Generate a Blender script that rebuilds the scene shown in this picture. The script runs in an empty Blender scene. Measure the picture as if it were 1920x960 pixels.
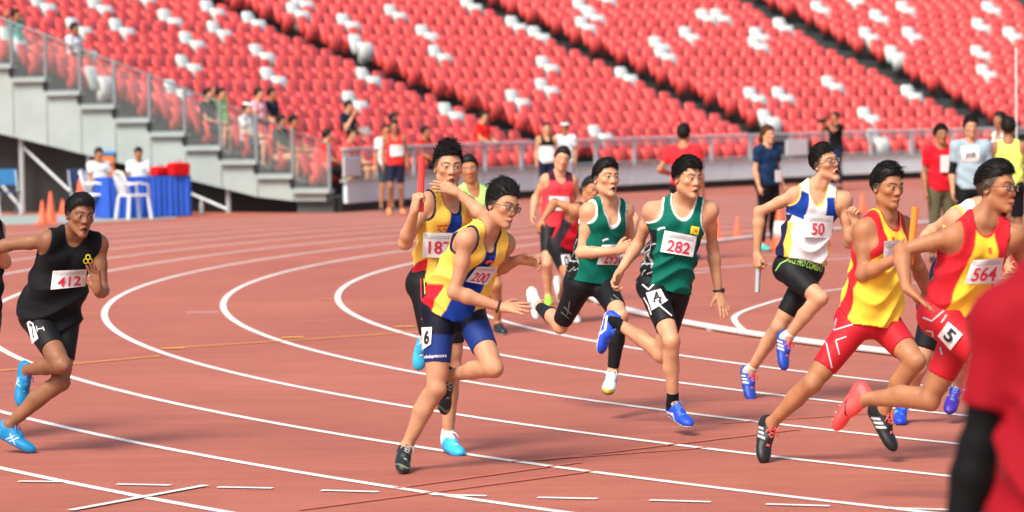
import bpy, bmesh, math, random
import numpy as np
from mathutils import Vector, Matrix
random.seed(7); RNG = np.random.default_rng(11)
SC = bpy.context.scene
COL = SC.collection
# ------------------------------------------------------------------ camera
FPX, CAMH, PIT, ROL = 5878.86, 1.975, 0.048744, 0.01578
_r0 = np.array([1., 0, 0]); _f0 = np.array([0, math.cos(PIT), -math.sin(PIT)]); _u0 = np.array([0, math.sin(PIT), math.cos(PIT)])
CR = math.cos(ROL)*_r0 - math.sin(ROL)*_u0
CU = math.sin(ROL)*_r0 + math.cos(ROL)*_u0
cam = bpy.data.cameras.new('camera'); camo = bpy.data.objects.new('camera', cam); COL.objects.link(camo)
cam.sensor_width = 36.0; cam.lens = FPX*36/1920; cam.clip_start = .5; cam.clip_end = 2000
M = Matrix((list(CR)+[0], list(CU)+[0], list(-_f0)+[0], (0, 0, 0, 1))).transposed()
M.translation = (0, 0, CAMH); camo.matrix_world = M
cam.dof.use_dof = True; cam.dof.focus_distance = 17.6; cam.dof.aperture_fstop = 3.1; cam.dof.aperture_blades = 0
SC.camera = camo
# ------------------------------------------------------------------ world, sun, exposure
SUN_EL, SUN_AZ = math.radians(48), math.radians(-148)      # azimuth from +Y, clockwise (negative = left)
w = bpy.data.worlds.new('World'); SC.world = w; w.use_nodes = True
nt = w.node_tree; sky = nt.nodes.new('ShaderNodeTexSky'); sky.sky_type = 'NISHITA'; sky.sun_disc = False
sky.sun_elevation = SUN_EL; sky.sun_rotation = SUN_AZ; sky.air_density = 1.0; sky.dust_density = 4.0; sky.ozone_density = .6
bg = nt.nodes['Background']; bg.inputs[1].default_value = .125; nt.links.new(sky.outputs[0], bg.inputs[0])
sl = bpy.data.lights.new('sun', 'SUN'); sl.energy = 2.8; sl.angle = math.radians(22); sl.color = (1, .94, .84)
so = bpy.data.objects.new('sun', sl); COL.objects.link(so)
_sd = Vector((math.sin(SUN_AZ)*math.cos(SUN_EL), math.cos(SUN_AZ)*math.cos(SUN_EL), math.sin(SUN_EL)))
so.rotation_euler = _sd.to_track_quat('Z', 'Y').to_euler()
SC.view_settings.view_transform = 'Standard'; SC.view_settings.look = 'None'; SC.view_settings.gamma = 1.0
SC.view_settings.exposure = 0.60
SC.render.engine = 'CYCLES'

# ------------------------------------------------------------------ pixel helpers (photo is 1920 x 960)
def ray(px, py):
    return (px-960)*CR - (py-480)*CU + FPX*_f0
def U(px, py, Y):
    d = ray(px, py); return np.array([0, 0, CAMH]) + d*(Y/d[1])
def G(px, py, z=0.):
    d = ray(px, py); return np.array([0, 0, CAMH]) + d*((z-CAMH)/d[2])

# ------------------------------------------------------------------ materials
def mat(name, col, rough=.6, var=0., vscale=6., bump=0., bscale=80., metal=0., spec=.5, alpha=1., coat=0.):
    m = bpy.data.materials.new(name); m.use_nodes = True; n = m.node_tree.nodes; l = m.node_tree.links
    b = n['Principled BSDF']; b.inputs['Base Color'].default_value = (*col, 1); b.inputs['Roughness'].default_value = rough
    b.inputs['Metallic'].default_value = metal; b.inputs['Specular IOR Level'].default_value = spec; b.inputs['Coat Weight'].default_value = coat
    tc = n.new('ShaderNodeTexCoord')
    if var:
        t = n.new('ShaderNodeTexNoise'); t.inputs['Scale'].default_value = vscale; t.inputs['Detail'].default_value = 6
        l.new(tc.outputs['Object'], t.inputs['Vector'])
        r = n.new('ShaderNodeMapRange'); r.inputs[1].default_value = .25; r.inputs[2].default_value = .75
        r.inputs[3].default_value = 1-var; r.inputs[4].default_value = 1+var*.6
        l.new(t.outputs[0], r.inputs[0])
        mx = n.new('ShaderNodeVectorMath'); mx.operation = 'SCALE'; mx.inputs[0].default_value = col
        l.new(r.outputs[0], mx.inputs['Scale']); l.new(mx.outputs[0], b.inputs['Base Color'])
    if bump:
        t = n.new('ShaderNodeTexNoise'); t.inputs['Scale'].default_value = bscale; t.inputs['Detail'].default_value = 4
        l.new(tc.outputs['Object'], t.inputs['Vector'])
        bp = n.new('ShaderNodeBump'); bp.inputs['Strength'].default_value = bump; bp.inputs['Distance'].default_value = .01
        l.new(t.outputs[0], bp.inputs['Height']); l.new(bp.outputs[0], b.inputs['Normal'])
    if alpha < 1:
        b.inputs['Transmission Weight'].default_value = 1-alpha
    return m
def vmat(name, rough=.6, bump=.15, bscale=300., var=.08, vscale=30., sss=0., spec=.4, sheen=0., coat=0.):
    """colour comes from the mesh's own dye / skin attribute 'Col'"""
    m = mat(name, (.5, .5, .5), rough, 0, 1, bump, bscale, 0, spec, 1, coat); n = m.node_tree.nodes; l = m.node_tree.links
    b = n['Principled BSDF']; a = n.new('ShaderNodeAttribute'); a.attribute_name = 'Col'
    tc = n.new('ShaderNodeTexCoord'); t = n.new('ShaderNodeTexNoise'); t.inputs['Scale'].default_value = vscale; t.inputs['Detail'].default_value = 5
    l.new(tc.outputs['Object'], t.inputs['Vector'])
    r = n.new('ShaderNodeMapRange'); r.inputs[1].default_value = .3; r.inputs[2].default_value = .7; r.inputs[3].default_value = 1-var; r.inputs[4].default_value = 1+var
    l.new(t.outputs[0], r.inputs[0])
    mx = n.new('ShaderNodeVectorMath'); mx.operation = 'SCALE'; l.new(a.outputs['Color'], mx.inputs[0]); l.new(r.outputs[0], mx.inputs['Scale'])
    l.new(mx.outputs[0], b.inputs['Base Color'])
    if sss:
        b.inputs['Subsurface Weight'].default_value = sss; b.inputs['Subsurface Radius'].default_value = (1, .35, .2); b.inputs['Subsurface Scale'].default_value = .012
    b.inputs['Sheen Weight'].default_value = sheen
    return m
MT = dict(
 white_paint=mat('white_line_paint', (.72, .72, .69), .75, .14, 14, .25, 160),
 orange_paint=mat('orange_line_paint', (.78, .36, .07), .75, .12, 9),
 red_paint=mat('red_line_paint', (.50, .11, .062), .75, .12, 9),
 kerb=mat('kerb_aluminium', (.70, .71, .69), .5, .12, 4),
 seat_red=mat('seat_red_plastic', (.68, .072, .066), .40, .14, 1.7),
 seat_white=mat('seat_white_plastic', (.60, .64, .62), .40, .05, 2),
 wall=mat('end_wall', (.33, .39, .38), .8, .12, 2), rail_dark=mat('weathered_steel', (.20, .24, .25), .5, .1, 6, metal=.2),
 conc=mat('stand_concrete', (.30, .34, .33), .85, .18, 2),
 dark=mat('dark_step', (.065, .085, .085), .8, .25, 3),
 steel=mat('galvanised_steel', (.42, .47, .49), .45, .10, 6, metal=.15),
 panel=mat('pale_panel', (.66, .80, .82), .6, .08, 2),
 cream=mat('cream_panel', (.46, .50, .46), .7, .10, 2),
 board=mat('notice_board', (.62, .66, .68), .4, .05, 3),
 black=mat('black_rubber_and_shade', (.012, .013, .014), .6),
 cone=mat('cone_orange', (.85, .13, .05), .5, .08, 8),
 conew=mat('cone_white', (.78, .78, .76), .5, .08, 8),
 cloth_blue=mat('blue_table_skirt', (.015, .09, .52), .75, .12, 5, .1, 300),
 plastic_w=mat('white_plastic', (.78, .80, .78), .38, .05, 5),
 orange=mat('orange_plastic', (.85, .22, .05), .45, .06, 5),
 blue_pl=mat('blue_plastic', (.04, .22, .50), .45, .06, 5),
 navy_pl=mat('navy_plastic', (.02, .04, .12), .5),
 red_bag=mat('red_nylon', (.72, .04, .04), .5, .15, 9, .2, 30),
 baton_red=mat('baton_red', (.82, .06, .05), .3), baton_sil=mat('baton_silver', (.72, .74, .75), .28, metal=.75),
 baton_or=mat('baton_orange', (.90, .24, .03), .3), black_gloss=mat('black_gloss', (.012, .012, .014), .25),
 bib=mat('bib_tyvek', (.70, .70, .71), .6, .03, 20, .35, 25), bib_red=mat('bib_red_ink', (.62, .02, .05), .6), ink=mat('black_ink', (.012, .012, .014), .6),
 grey_ink=mat('grey_ink', (.42, .42, .45), .6), white_ink=mat('white_print', (.80, .80, .80), .6), yel_ink=mat('yellow_print', (.75, .70, .03), .6), lime_ink=mat('lime_print', (.30, .55, .10), .6),
 grey_print=mat('grey_reflective', (.16, .17, .18), .5), redp=mat('orange_red_print', (.75, .10, .04), .6),
 glass=mat('lens_glass', (.9, .95, .95), .05, alpha=.05), water=mat('bottle_plastic', (.75, .82, .83), .15, alpha=.4),
 lace_red=mat('lace_coral', (.95, .12, .10), .6), lace_blue=mat('lace_blue', (.05, .25, .75), .6), lace_grey=mat('lace_grey', (.35, .36, .34), .6),
 bead=mat('bead_dark', (.03, .012, .015), .3),
)
SKIN = vmat('skin', .52, .12, 160, .15, 11, .10, .34)
CLOTH = vmat('sports_cloth', .75, .12, 500, .05, 20, 0, .15, .03)
TIGHT = vmat('stretch_cloth', .6, .10, 600, .06, 16, 0, .25)
SHOE = vmat('shoe_upper', .45, .15, 320, .06, 40, 0, .45)
HAIR = vmat('hair_strands', .5, .1, 260, .2, 120, 0, .14)

def seat_variation(m):
    n = m.node_tree.nodes; l = m.node_tree.links; b = n['Principled BSDF']; src = b.inputs['Base Color'].links[0].from_socket
    oi = n.new('ShaderNodeObjectInfo'); r = n.new('ShaderNodeMapRange'); r.inputs[3].default_value = .80; r.inputs[4].default_value = 1.12; l.new(oi.outputs['Random'], r.inputs[0])
    g = n.new('ShaderNodeNewGeometry'); t = n.new('ShaderNodeTexNoise'); t.inputs['Scale'].default_value = 2.1; t.inputs['Detail'].default_value = 3; l.new(g.outputs['Position'], t.inputs['Vector'])
    r2 = n.new('ShaderNodeMapRange'); r2.inputs[1].default_value = .3; r2.inputs[2].default_value = .7; r2.inputs[3].default_value = .84; r2.inputs[4].default_value = 1.12; l.new(t.outputs[0], r2.inputs[0])
    mm = n.new('ShaderNodeMath'); mm.operation = 'MULTIPLY'; l.new(r.outputs[0], mm.inputs[0]); l.new(r2.outputs[0], mm.inputs[1])
    v = n.new('ShaderNodeVectorMath'); v.operation = 'SCALE'; l.new(src, v.inputs[0]); l.new(mm.outputs[0], v.inputs['Scale']); l.new(v.outputs[0], b.inputs['Base Color'])
seat_variation(MT['seat_red'])
def track_material():
    m = bpy.data.materials.new('track_rubber'); m.use_nodes = True; n = m.node_tree.nodes; l = m.node_tree.links; b = n['Principled BSDF']
    tc = n.new('ShaderNodeTexCoord')
    def noise(scale, det, vec=None):
        t = n.new('ShaderNodeTexNoise'); t.inputs['Scale'].default_value = scale; t.inputs['Detail'].default_value = det
        l.new(vec or tc.outputs['Object'], t.inputs['Vector']); return t.outputs[0]
    mp = n.new('ShaderNodeMapping'); mp.inputs['Scale'].default_value = (.35, 2.2, 1); mp.inputs['Rotation'].default_value = (0, 0, math.radians(-8)); l.new(tc.outputs['Object'], mp.inputs['Vector'])
    mp2 = n.new('ShaderNodeMapping'); mp2.inputs['Scale'].default_value = (.9, 5.0, 1); mp2.inputs['Rotation'].default_value = (0, 0, math.radians(-4)); l.new(tc.outputs['Object'], mp2.inputs['Vector'])
    big = noise(.30, 6); streak = noise(1.5, 8, mp.outputs[0]); str2 = noise(2.2, 6, mp2.outputs[0]); fine = noise(95, 3); grit = noise(420, 2)
    r1 = n.new('ShaderNodeValToRGB'); e = r1.color_ramp.elements; e[0].position = .33; e[0].color = (.30, .076, .047, 1); e[1].position = .66; e[1].color = (.45, .140, .090, 1)
    def ma(x, f, add=None):
        t = n.new('ShaderNodeMath'); t.operation = 'MULTIPLY_ADD'; t.inputs[1].default_value = f; t.inputs[2].default_value = 0; l.new(x, t.inputs[0])
        if add is not None: l.new(add, t.inputs[2])
        return t.outputs[0]
    l.new(ma(big, .40, ma(streak, .30, ma(str2, .30))), r1.inputs[0])
    mr = n.new('ShaderNodeMapRange'); mr.inputs[1].default_value = .3; mr.inputs[2].default_value = .7; mr.inputs[3].default_value = .72; mr.inputs[4].default_value = 1.26
    l.new(fine, mr.inputs[0])
    vm = n.new('ShaderNodeVectorMath'); vm.operation = 'SCALE'; l.new(r1.outputs[0], vm.inputs[0]); l.new(mr.outputs[0], vm.inputs['Scale']); l.new(vm.outputs[0], b.inputs['Base Color'])
    bp = n.new('ShaderNodeBump'); bp.inputs['Strength'].default_value = .55; bp.inputs['Distance'].default_value = .004; l.new(grit, bp.inputs['Height']); l.new(bp.outputs[0], b.inputs['Normal'])
    b.inputs['Roughness'].default_value = .72; b.inputs['Specular IOR Level'].default_value = .45
    return m
MT['track'] = track_material()
MT['pane'] = mat('balustrade_glass', (.55, .62, .62), .15); MT['pane'].node_tree.nodes['Principled BSDF'].inputs['Alpha'].default_value = .07

# ------------------------------------------------------------------ object helpers
def tag(o, label=None, cat=None, group=None, kind=None):
    if label: o['label'] = label
    if cat: o['category'] = cat
    if group: o['group'] = group
    if kind: o['kind'] = kind
    return o
def empty(name, loc=(0, 0, 0), rz=0., label=None, cat=None, group=None):
    o = bpy.data.objects.new(name, None); COL.objects.link(o); o.location = loc; o.rotation_euler = (0, 0, rz); o.empty_display_size = .1
    return tag(o, label, cat, group)
def link(name, me, m, parent=None):
    o = bpy.data.objects.new(name, me); COL.objects.link(o)
    if m is not None and not me.materials: me.materials.append(m)
    if parent is not None: o.parent = parent
    return o
class MB:
    def __init__(s): s.v = []; s.f = []
    def add(s, vs, fs):
        k = len(s.v); s.v += [tuple(map(float, p)) for p in vs]; s.f += [tuple(i+k for i in f) for f in fs]; return s
    def box(s, c, d, ax=None):
        c = np.array(c, float); h = np.array(d, float)/2; A = np.eye(3) if ax is None else np.array(ax)
        vs = [c + A.T @ (h*np.array([x, y, z])) for x in (-1, 1) for y in (-1, 1) for z in (-1, 1)]
        return s.add(vs, [(0, 1, 3, 2), (4, 6, 7, 5), (0, 4, 5, 1), (2, 3, 7, 6), (0, 2, 6, 4), (1, 5, 7, 3)])
    def tube(s, pts, r, n=8, closed=False, caps=True):
        pts = [np.array(p, float) for p in pts]; rr = r if isinstance(r, (list, tuple)) else [r]*len(pts)
        k = len(s.v); m = len(pts); prev = None
        for i, p in enumerate(pts):
            a = pts[(i-1) % m] if (closed or i > 0) else p; b = pts[(i+1) % m] if (closed or i < m-1) else p
            t = b-a; t = t/(np.linalg.norm(t)+1e-12)
            q = np.cross(t, [0, 0, 1.] if abs(t[2]) < .9 else [1., 0, 0]) if prev is None else prev - t*np.dot(prev, t)
            q = q/(np.linalg.norm(q)+1e-12); prev = q; e = np.cross(t, q)
            for j in range(n):
                g = 2*math.pi*j/n; s.v.append(tuple(p + rr[i]*(math.cos(g)*q + math.sin(g)*e)))
        for i in range(m if closed else m-1):
            i2 = (i+1) % m
            for j in range(n): s.f.append((k+i*n+j, k+i*n+(j+1) % n, k+i2*n+(j+1) % n, k+i2*n+j))
        if caps and not closed:
            s.f.append(tuple(k+j for j in reversed(range(n)))); s.f.append(tuple(k+(m-1)*n+j for j in range(n)))
        return s
    def lathe(s, prof, n=16, o=(0, 0, 0)):
        k = len(s.v)
        for r, z in prof:
            for j in range(n): g = 2*math.pi*j/n; s.v.append((o[0]+r*math.cos(g), o[1]+r*math.sin(g), o[2]+z))
        for i in range(len(prof)-1):
            for j in range(n): s.f.append((k+i*n+j, k+i*n+(j+1) % n, k+(i+1)*n+(j+1) % n, k+(i+1)*n+j))
        s.f.append(tuple(k+j for j in reversed(range(n)))); s.f.append(tuple(k+(len(prof)-1)*n+j for j in range(n)))
        return s
    def prism(s, poly, axis_vec):
        """closed polygon (3-D points) extruded along axis_vec"""
        n = len(poly); a = [np.array(p, float) for p in poly]; b = [p+np.array(axis_vec, float) for p in a]
        return s.add(a+b, [tuple(range(n)), tuple(reversed(range(n, 2*n)))]+[(i, i+n, (i+1) % n+n, (i+1) % n) for i in range(n)])
    def mesh(s, name='mesh', smooth=False):
        me = bpy.data.meshes.new(name); me.from_pydata(s.v, [], s.f); bm = bmesh.new(); bm.from_mesh(me)
        bmesh.ops.recalc_face_normals(bm, faces=bm.faces); bm.to_mesh(me); bm.free()
        if smooth: me.polygons.foreach_set('use_smooth', [True]*len(me.polygons))
        return me
    def build(s, name, m, parent=None, smooth=False): return link(name, s.mesh(name, smooth), m, parent)
def bevel(o, wd=.006, seg=2):
    b = o.modifiers.new('bevel', 'BEVEL'); b.width = wd; b.segments = seg; b.limit_method = 'ANGLE'; return o
# ------------------------------------------------------------------ ground and track
g = MB(); g.add([(-400, -60, 0), (500, -60, 0), (500, 600, 0), (-400, 600, 0)], [(0, 1, 2, 3)])
track = g.build('running_track', MT['track']); tag(track, 'red rubber running track with white lane lines', None, None, 'structure')
TCX, TCY, TR, LANE = 22.594, 33.60, 23.277, 1.159
def arc_strip(r0, r1, a0, a1, z, cx=TCX, cy=TCY, n=160, h=0.):
    mb = MB(); A = np.linspace(a0, a1, n)
    vs = []; fs = []
    for a in A:
        c, s = math.cos(a), math.sin(a); vs += [(cx+r0*c, cy+r0*s, z), (cx+r1*c, cy+r1*s, z)]
    for i in range(n-1): fs.append((2*i, 2*i+1, 2*i+3, 2*i+2))
    mb.add(vs, fs); return mb
for k in range(1, 12):
    r = TR+(k-1)*LANE
    arc_strip(r-.031, r+.031, math.pi*.45, math.pi*1.62, .004, n=240).build('lane_line', MT['white_paint'], track)
# strip painted on the ground between two photo points
def strip(p, q, wd, name, m, z=.006):
    a, b = G(*p), G(*q); d = (b-a)[:2]; d /= np.linalg.norm(d); nrm = np.array([-d[1], d[0]])*wd/2
    MB().add([(a[0]-nrm[0], a[1]-nrm[1], z), (b[0]-nrm[0], b[1]-nrm[1], z), (b[0]+nrm[0], b[1]+nrm[1], z), (a[0]+nrm[0], a[1]+nrm[1], z)], [(0, 1, 2, 3)]).build(name, m, track)
for a, b in (((35, 904), (122, 905)), ((219, 909.5), (320, 911.5)), ((408, 915), (512, 917)), ((602, 921), (710, 924)), ((808, 929), (912, 931.5)), ((1008, 934.5), (1120, 937)), ((1218, 939.5), (1333, 943)), ((1436, 947), (1556, 950.5)), ((1668, 954.5), (1790, 958))):
    strip(a, b, .05, 'dash_mark', MT['white_paint'])
strip((132, 959), (386, 912), .05, 'diagonal_mark', MT['white_paint'], .008)
strip((348, 586.5), (410, 586), .05, 'dash_mark', MT['white_paint'])
strip((300, 655), (812, 621.5), .05, 'orange_mark', MT['orange_paint']); strip((0, 696), (300, 668.5), .05, 'orange_mark', MT['orange_paint'])
strip((528, 634.5), (570, 633.5), .11, 'orange_mark', MT['orange_paint'], .008); strip((305, 655), (346, 653.5), .11, 'orange_mark', MT['orange_paint'], .008)
strip((740, 614), (778, 612.5), .11, 'orange_mark', MT['orange_paint'], .007); strip((140, 588.5), (182, 588.5), .05, 'orange_mark', MT['orange_paint']); strip((590, 561), (626, 561), .05, 'orange_mark', MT['orange_paint'])
strip((560, 958), (1115, 884), .03, 'red_mark', MT['red_paint']); strip((740, 917), (1090, 868), .03, 'red_mark', MT['red_paint']); strip((960, 867), (1330, 840), .03, 'red_mark', MT['red_paint'])
strip((1010, 865), (1500, 806), .03, 'red_mark', MT['red_paint'], .007); strip((1350, 795), (1640, 776), .03, 'red_mark', MT['red_paint'])
# inner kerb: a raised rail in lengths, with small feet
KR = 21.97
def arc_block(r0, r1, a0, a1, z0, z1, cx, cy, n=8):
    mb = MB(); vs = []; fs = []
    for a in np.linspace(a0, a1, n):
        c, s = math.cos(a), math.sin(a)
        vs += [(cx+r0*c, cy+r0*s, z0), (cx+r1*c, cy+r1*s, z0), (cx+r1*c, cy+r1*s, z1), (cx+r0*c, cy+r0*s, z1)]
    for i in range(n-1):
        for j in range(4): fs.append((4*i+j, 4*i+(j+1) % 4, 4*i+4+(j+1) % 4, 4*i+4+j))
    fs += [(0, 1, 2, 3), (4*n-1, 4*n-2, 4*n-3, 4*n-4)]
    return mb.add(vs, fs)
kerb = empty('track_kerb', (0, 0, 0), 0, 'low white aluminium kerb rail along the inside of lane one', 'kerb')
ka = math.pi*.60
while ka < math.pi*1.5:
    kb = ka + 3.9/KR
    bevel(arc_block(KR-.04, KR+.03, ka+.0007, kb-.0007, .012, .052, TCX, TCY, 10).build('kerb_rail', MT['kerb'], kerb), .012, 2)
    for q in (.15, .85):
        a = ka+(kb-ka)*q; arc_block(KR-.04, KR+.03, a-.002, a+.002, .0, .02, TCX, TCY, 2).build('foot', MT['steel'], kerb)
    ka = kb
# white curve on the inner apron (leftmost at x 1375)
ip = [(1900, 522), (1780, 528), (1690, 533), (1590, 541), (1490, 556), (1420, 575), (1383, 590), (1378, 603), (1400, 622), (1450, 635), (1480, 640)]
P3 = [G(*p) for p in ip]; P3 = [np.array(p) for p in P3]
def smooth_path(P, n=8):
    out = []
    for i in range(len(P)-1):
        p0, p1, p2, p3 = P[max(i-1, 0)], P[i], P[i+1], P[min(i+2, len(P)-1)]
        for t in np.linspace(0, 1, n, endpoint=False):
            out.append(.5*((2*p1)+(-p0+p2)*t+(2*p0-5*p1+4*p2-p3)*t*t+(-p0+3*p1-3*p2+p3)*t**3))
    return out+[P[-1]]
def ribbon(P, wd, z):
    vs = []; fs = []; P = [np.array(p) for p in P]
    for i, p in enumerate(P):
        d = P[min(i+1, len(P)-1)]-P[max(i-1, 0)]; d = d[:2]/np.linalg.norm(d[:2]); nn = np.array([-d[1], d[0]])*wd/2
        vs += [(p[0]-nn[0], p[1]-nn[1], z), (p[0]+nn[0], p[1]+nn[1], z)]
    for i in range(len(P)-1): fs.append((2*i, 2*i+1, 2*i+3, 2*i+2))
    return MB().add(vs, fs)
ribbon(smooth_path(P3), .055, .005).build('curved_line', MT['white_paint'], track)
for a, b, wd in (((1300, 506), (1800, 470), .06), ((1230, 520), (1330, 510), .05), ((1850, 480), (1420, 478), .05)):
    strip(a, b, wd, 'field_line', MT['white_paint'], .005)
# far apron in front of the stand, left
MB().add([G(-60, 405, .004), G(-60, 424, .004), G(150, 418, .004), G(330, 409, .004), G(330, 396, .004)], [(0, 1, 2, 3, 4)]).build('concrete_apron', MT['conc'], track)

# ------------------------------------------------------------------ grandstand (bowl round the bend)
SX, SY, SR, SH, RISE, TREAD = 39.277, 40.470, 47.216, .555, .2696, .7468
AIS = [2.518, 2.345, 2.1716, 1.9985]; GAP = .1733; A_END = 2.752; A_R = 1.90; NROW = 20
def SP(r, a, z): return np.array([SX+r*math.cos(a), SY+r*math.sin(a), z])
stand = empty('grandstand', SP(SR, 2.3, 0), 0, 'concrete grandstand with stepped rows behind the bend of the track', 'grandstand')
stand.location = (0, 0, 0); ST0 = stand
for n in range(-1, NROW):
    r0 = SR-.42+TREAD*n; z1 = SH+RISE*n
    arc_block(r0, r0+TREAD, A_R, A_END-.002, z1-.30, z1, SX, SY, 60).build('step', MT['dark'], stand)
for a in AIS:                                  # half steps in the aisles, with pale nosing
    for n in range(0, NROW):
        r0 = SR-.42+TREAD*n; z1 = SH+RISE*n; hw = .55/r0
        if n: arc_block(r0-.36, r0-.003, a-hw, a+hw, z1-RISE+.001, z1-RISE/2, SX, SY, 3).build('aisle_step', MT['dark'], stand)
        arc_block(r0+.005, r0+.06, a-hw, a+hw, z1+.001, z1+.006, SX, SY, 3).build('nosing', MT['conc'], stand)
# front wall: pale panels each with a joint, dark gap below
FR = SR-1.32
a = A_END-.005
while a > A_R:
    b = a-1.9/FR
    bevel(arc_block(FR-.05, FR+.03, b+.0004, a-.0004, .16, .56, SX, SY, 5).build('front_panel', MT['panel'], stand), .01, 1)
    a = b
arc_block(FR+.04, FR+.4, A_R, A_END-.004, .0, .28, SX, SY, 50).build('dark_plinth', MT['black'], stand)
arc_block(FR-.09, FR+.06, A_R, A_END-.004, .563, .60, SX, SY, 50).build('ledge', MT['cream'], stand)
# end wall: stepped side panels, one per row
LA = np.array([-math.sin(A_END), math.cos(A_END), 0]); RA = np.array([math.cos(A_END), math.sin(A_END), 0])   # LA = away from seats
for n in range(-1, 18):
    r0 = SR-.42+TREAD*n; z1 = SH+RISE*n; r1 = r0+TREAD
    # lower edge follows a sloping soffit
    zb0 = max(.22, z1-.42 - .0*n) if n < 1 else max(.22, .30+(n-1)*RISE*.62); zb1 = max(.22, .30+max(n, 0)*RISE*.62) if n >= 0 else .22
    poly = [SP(r0+.008, A_END, zb0), SP(r1-.008, A_END, zb1), SP(r1-.008, A_END, z1+.08), SP(r0+.008, A_END, z1+.08)]
    MB().prism(poly, LA*.05).build('side_panel', MT['wall'], stand)
    MB().box(SP((r0+r1)/2-.02, A_END, z1+.118)+LA*.05, (TREAD+.02, .22, .07), [RA, LA, (0, 0, 1)]).build('tread_edge', MT['wall'], stand)
    MB().box(SP(r0+.03, A_END, z1-.0)+LA*.075, (.06, .05, .16), [RA, LA, (0, 0, 1)]).build('bracket', MT['black'], stand)
for n in range(2, 18, 2):                       # struts of the understructure
    r0 = SR-.42+TREAD*n; zt = .30+max(n, 0)*RISE*.62
    MB().tube([SP(r0, A_END-.004, 0), SP(r0, A_END-.004, zt)], .05, 6).build('strut', MT['steel'], stand)
    MB().tube([SP(r0, A_END-.004, .05), SP(r0+2*TREAD, A_END-.004, zt)], .03, 6).build('brace', MT['steel'], stand)
MB().prism([SP(SR-1.0, A_END-.012, .0), SP(SR+22, A_END-.012, .0), SP(SR+22, A_END-.012, 5.6), SP(SR-.2, A_END-.012, .45)], -LA*.05).build('underside_shade', MT['black'], stand)  # added black sheet, painted stand-in for the shade below the rows
# railing on the front wall
rail = empty('front_railing', (0, 0, 0), 0, 'grey steel railing with posts along the front of the grandstand', 'railing')
for z, rr in ((1.16, .034), (1.09, .016), (1.03, .016), (.66, .018)):
    MB().tube([SP(FR, x, z) for x in np.linspace(A_R, A_END-.004, 120)], rr, 6).build('rail_bar', MT['steel'], rail, True)
a = A_END-.006; k = 0
while a > A_R:
    MB().box(SP(FR, a, .86), (.06, .11 if k % 2 else .06, .60), [(math.cos(a), math.sin(a), 0), (-math.sin(a), math.cos(a), 0), (0, 0, 1)]).build('post', MT['steel'], rail)
    a -= 1.45/FR; k += 1
# sloping railing at the end of the stand
srail = empty('end_railing', (0, 0, 0), 0, 'grey steel railing stepping up the open end of the grandstand', 'railing')
def er(n, h): return SP(SR-.42+TREAD*n, A_END, SH+RISE*n+h+.15)+LA*.06
for h, rr in ((.82, .022), (.72, .011)):
    MB().tube([er(-1, h), er(17, h)], rr, 6).build('rail_bar', MT['rail_dark'], srail, True)
for n in range(-1, 18):
    b = er(n, 0)
    MB().box(b+np.array([0, 0, .43]), (.055, .05, .86), [RA, LA, (0, 0, 1)]).build('post', MT['rail_dark'], srail)
    if n < 17: MB().prism([er(n, .06)+RA*.04, er(n+1, -RISE+.06)-RA*.04, er(n+1, .69)-RA*.04, er(n, .69)+RA*.04], LA*.008).build('glass_pane', MT['pane'], srail)
    MB().box(b+RA*(TREAD/2)+np.array([0, 0, .02]), (TREAD-.06, .04, .05), [RA, LA, (0, 0, 1)]).build('panel_frame', MT['rail_dark'], srail)
# notice boards on the railing
def on_rail(px):   # angle on the front wall under a photo column
    best = min(np.linspace(A_R, A_END, 900), key=lambda q: abs(px - proj(SP(FR, q, .9))[0])); return best
def proj(p):
    d = np.array(p)-np.array([0, 0, CAMH]); x, y, z = d @ CR, d @ CU, d @ _f0
    return 960+FPX*x/z, 480-FPX*y/z
for px, wd in ((655, .50), (1490, .52)):
    a = on_rail(px); ax = [(-math.sin(a), math.cos(a), 0), (math.cos(a), math.sin(a), 0), (0, 0, 1)]
    o = bevel(MB().box(SP(FR-.06, a, .84), (wd*1.5, .03, .36), ax).build('notice_board', MT['board']), .01, 2)
    tag(o, 'blank pale board hung on the front railing %s' % ('near the stair end' if px < 900 else 'behind the person in navy with a lanyard'), 'board')

# ------------------------------------------------------------------ seats
def seat_mesh(name, m):
    mb = MB()
    def shell(rows, thick):
        # rows: list of (z, y, halfwidth, sag); rounded outline, curved across
        nx = 4; vs = []; fs = []; R = len(rows)
        for side in (0, 1):
            for (z, y, hw, sag) in rows:
                for i in range(nx+1):
                    u = -1+2*i/nx
                    vs.append((hw*u, y + sag*(u*u) - side*thick, z))
        K = R*(nx+1)
        for s in (0, 1):
            for j in range(R-1):
                for i in range(nx):
                    q = (s*K+j*(nx+1)+i, s*K+j*(nx+1)+i+1, s*K+(j+1)*(nx+1)+i+1, s*K+(j+1)*(nx+1)+i); fs.append(q)
        for j in range(R-1):
            for i in (0, nx): fs.append((j*(nx+1)+i, (j+1)*(nx+1)+i, K+(j+1)*(nx+1)+i, K+j*(nx+1)+i))
        for j in (0, R-1):
            for i in range(nx): fs.append((j*(nx+1)+i, j*(nx+1)+i+1, K+j*(nx+1)+i+1, K+j*(nx+1)+i))
        mb.add(vs, fs)
    shell([(.40, -.12, .14, -.03), (.45, -.10, .18, -.04), (.56, -.11, .200, -.05), (.69, -.15, .198, -.05), (.78, -.19, .17, -.045), (.83, -.22, .12, -.03)], .035)
    shell([(.25, .08, .10, -.02), (.285, .11, .16, -.03), (.39, .145, .198, -.045), (.53, .13, .205, -.045), (.645, .06, .185, -.035)], .07)
    mb.box((0, -.06, .30), (.10, .12, .20))
    return mb.mesh(name, True)
SEAT_R = seat_mesh('red_seat', None); SEAT_R.materials.append(MT['seat_red']); SEAT_W = seat_mesh('white_seat', None); SEAT_W.materials.append(MT['seat_white'])
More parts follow.
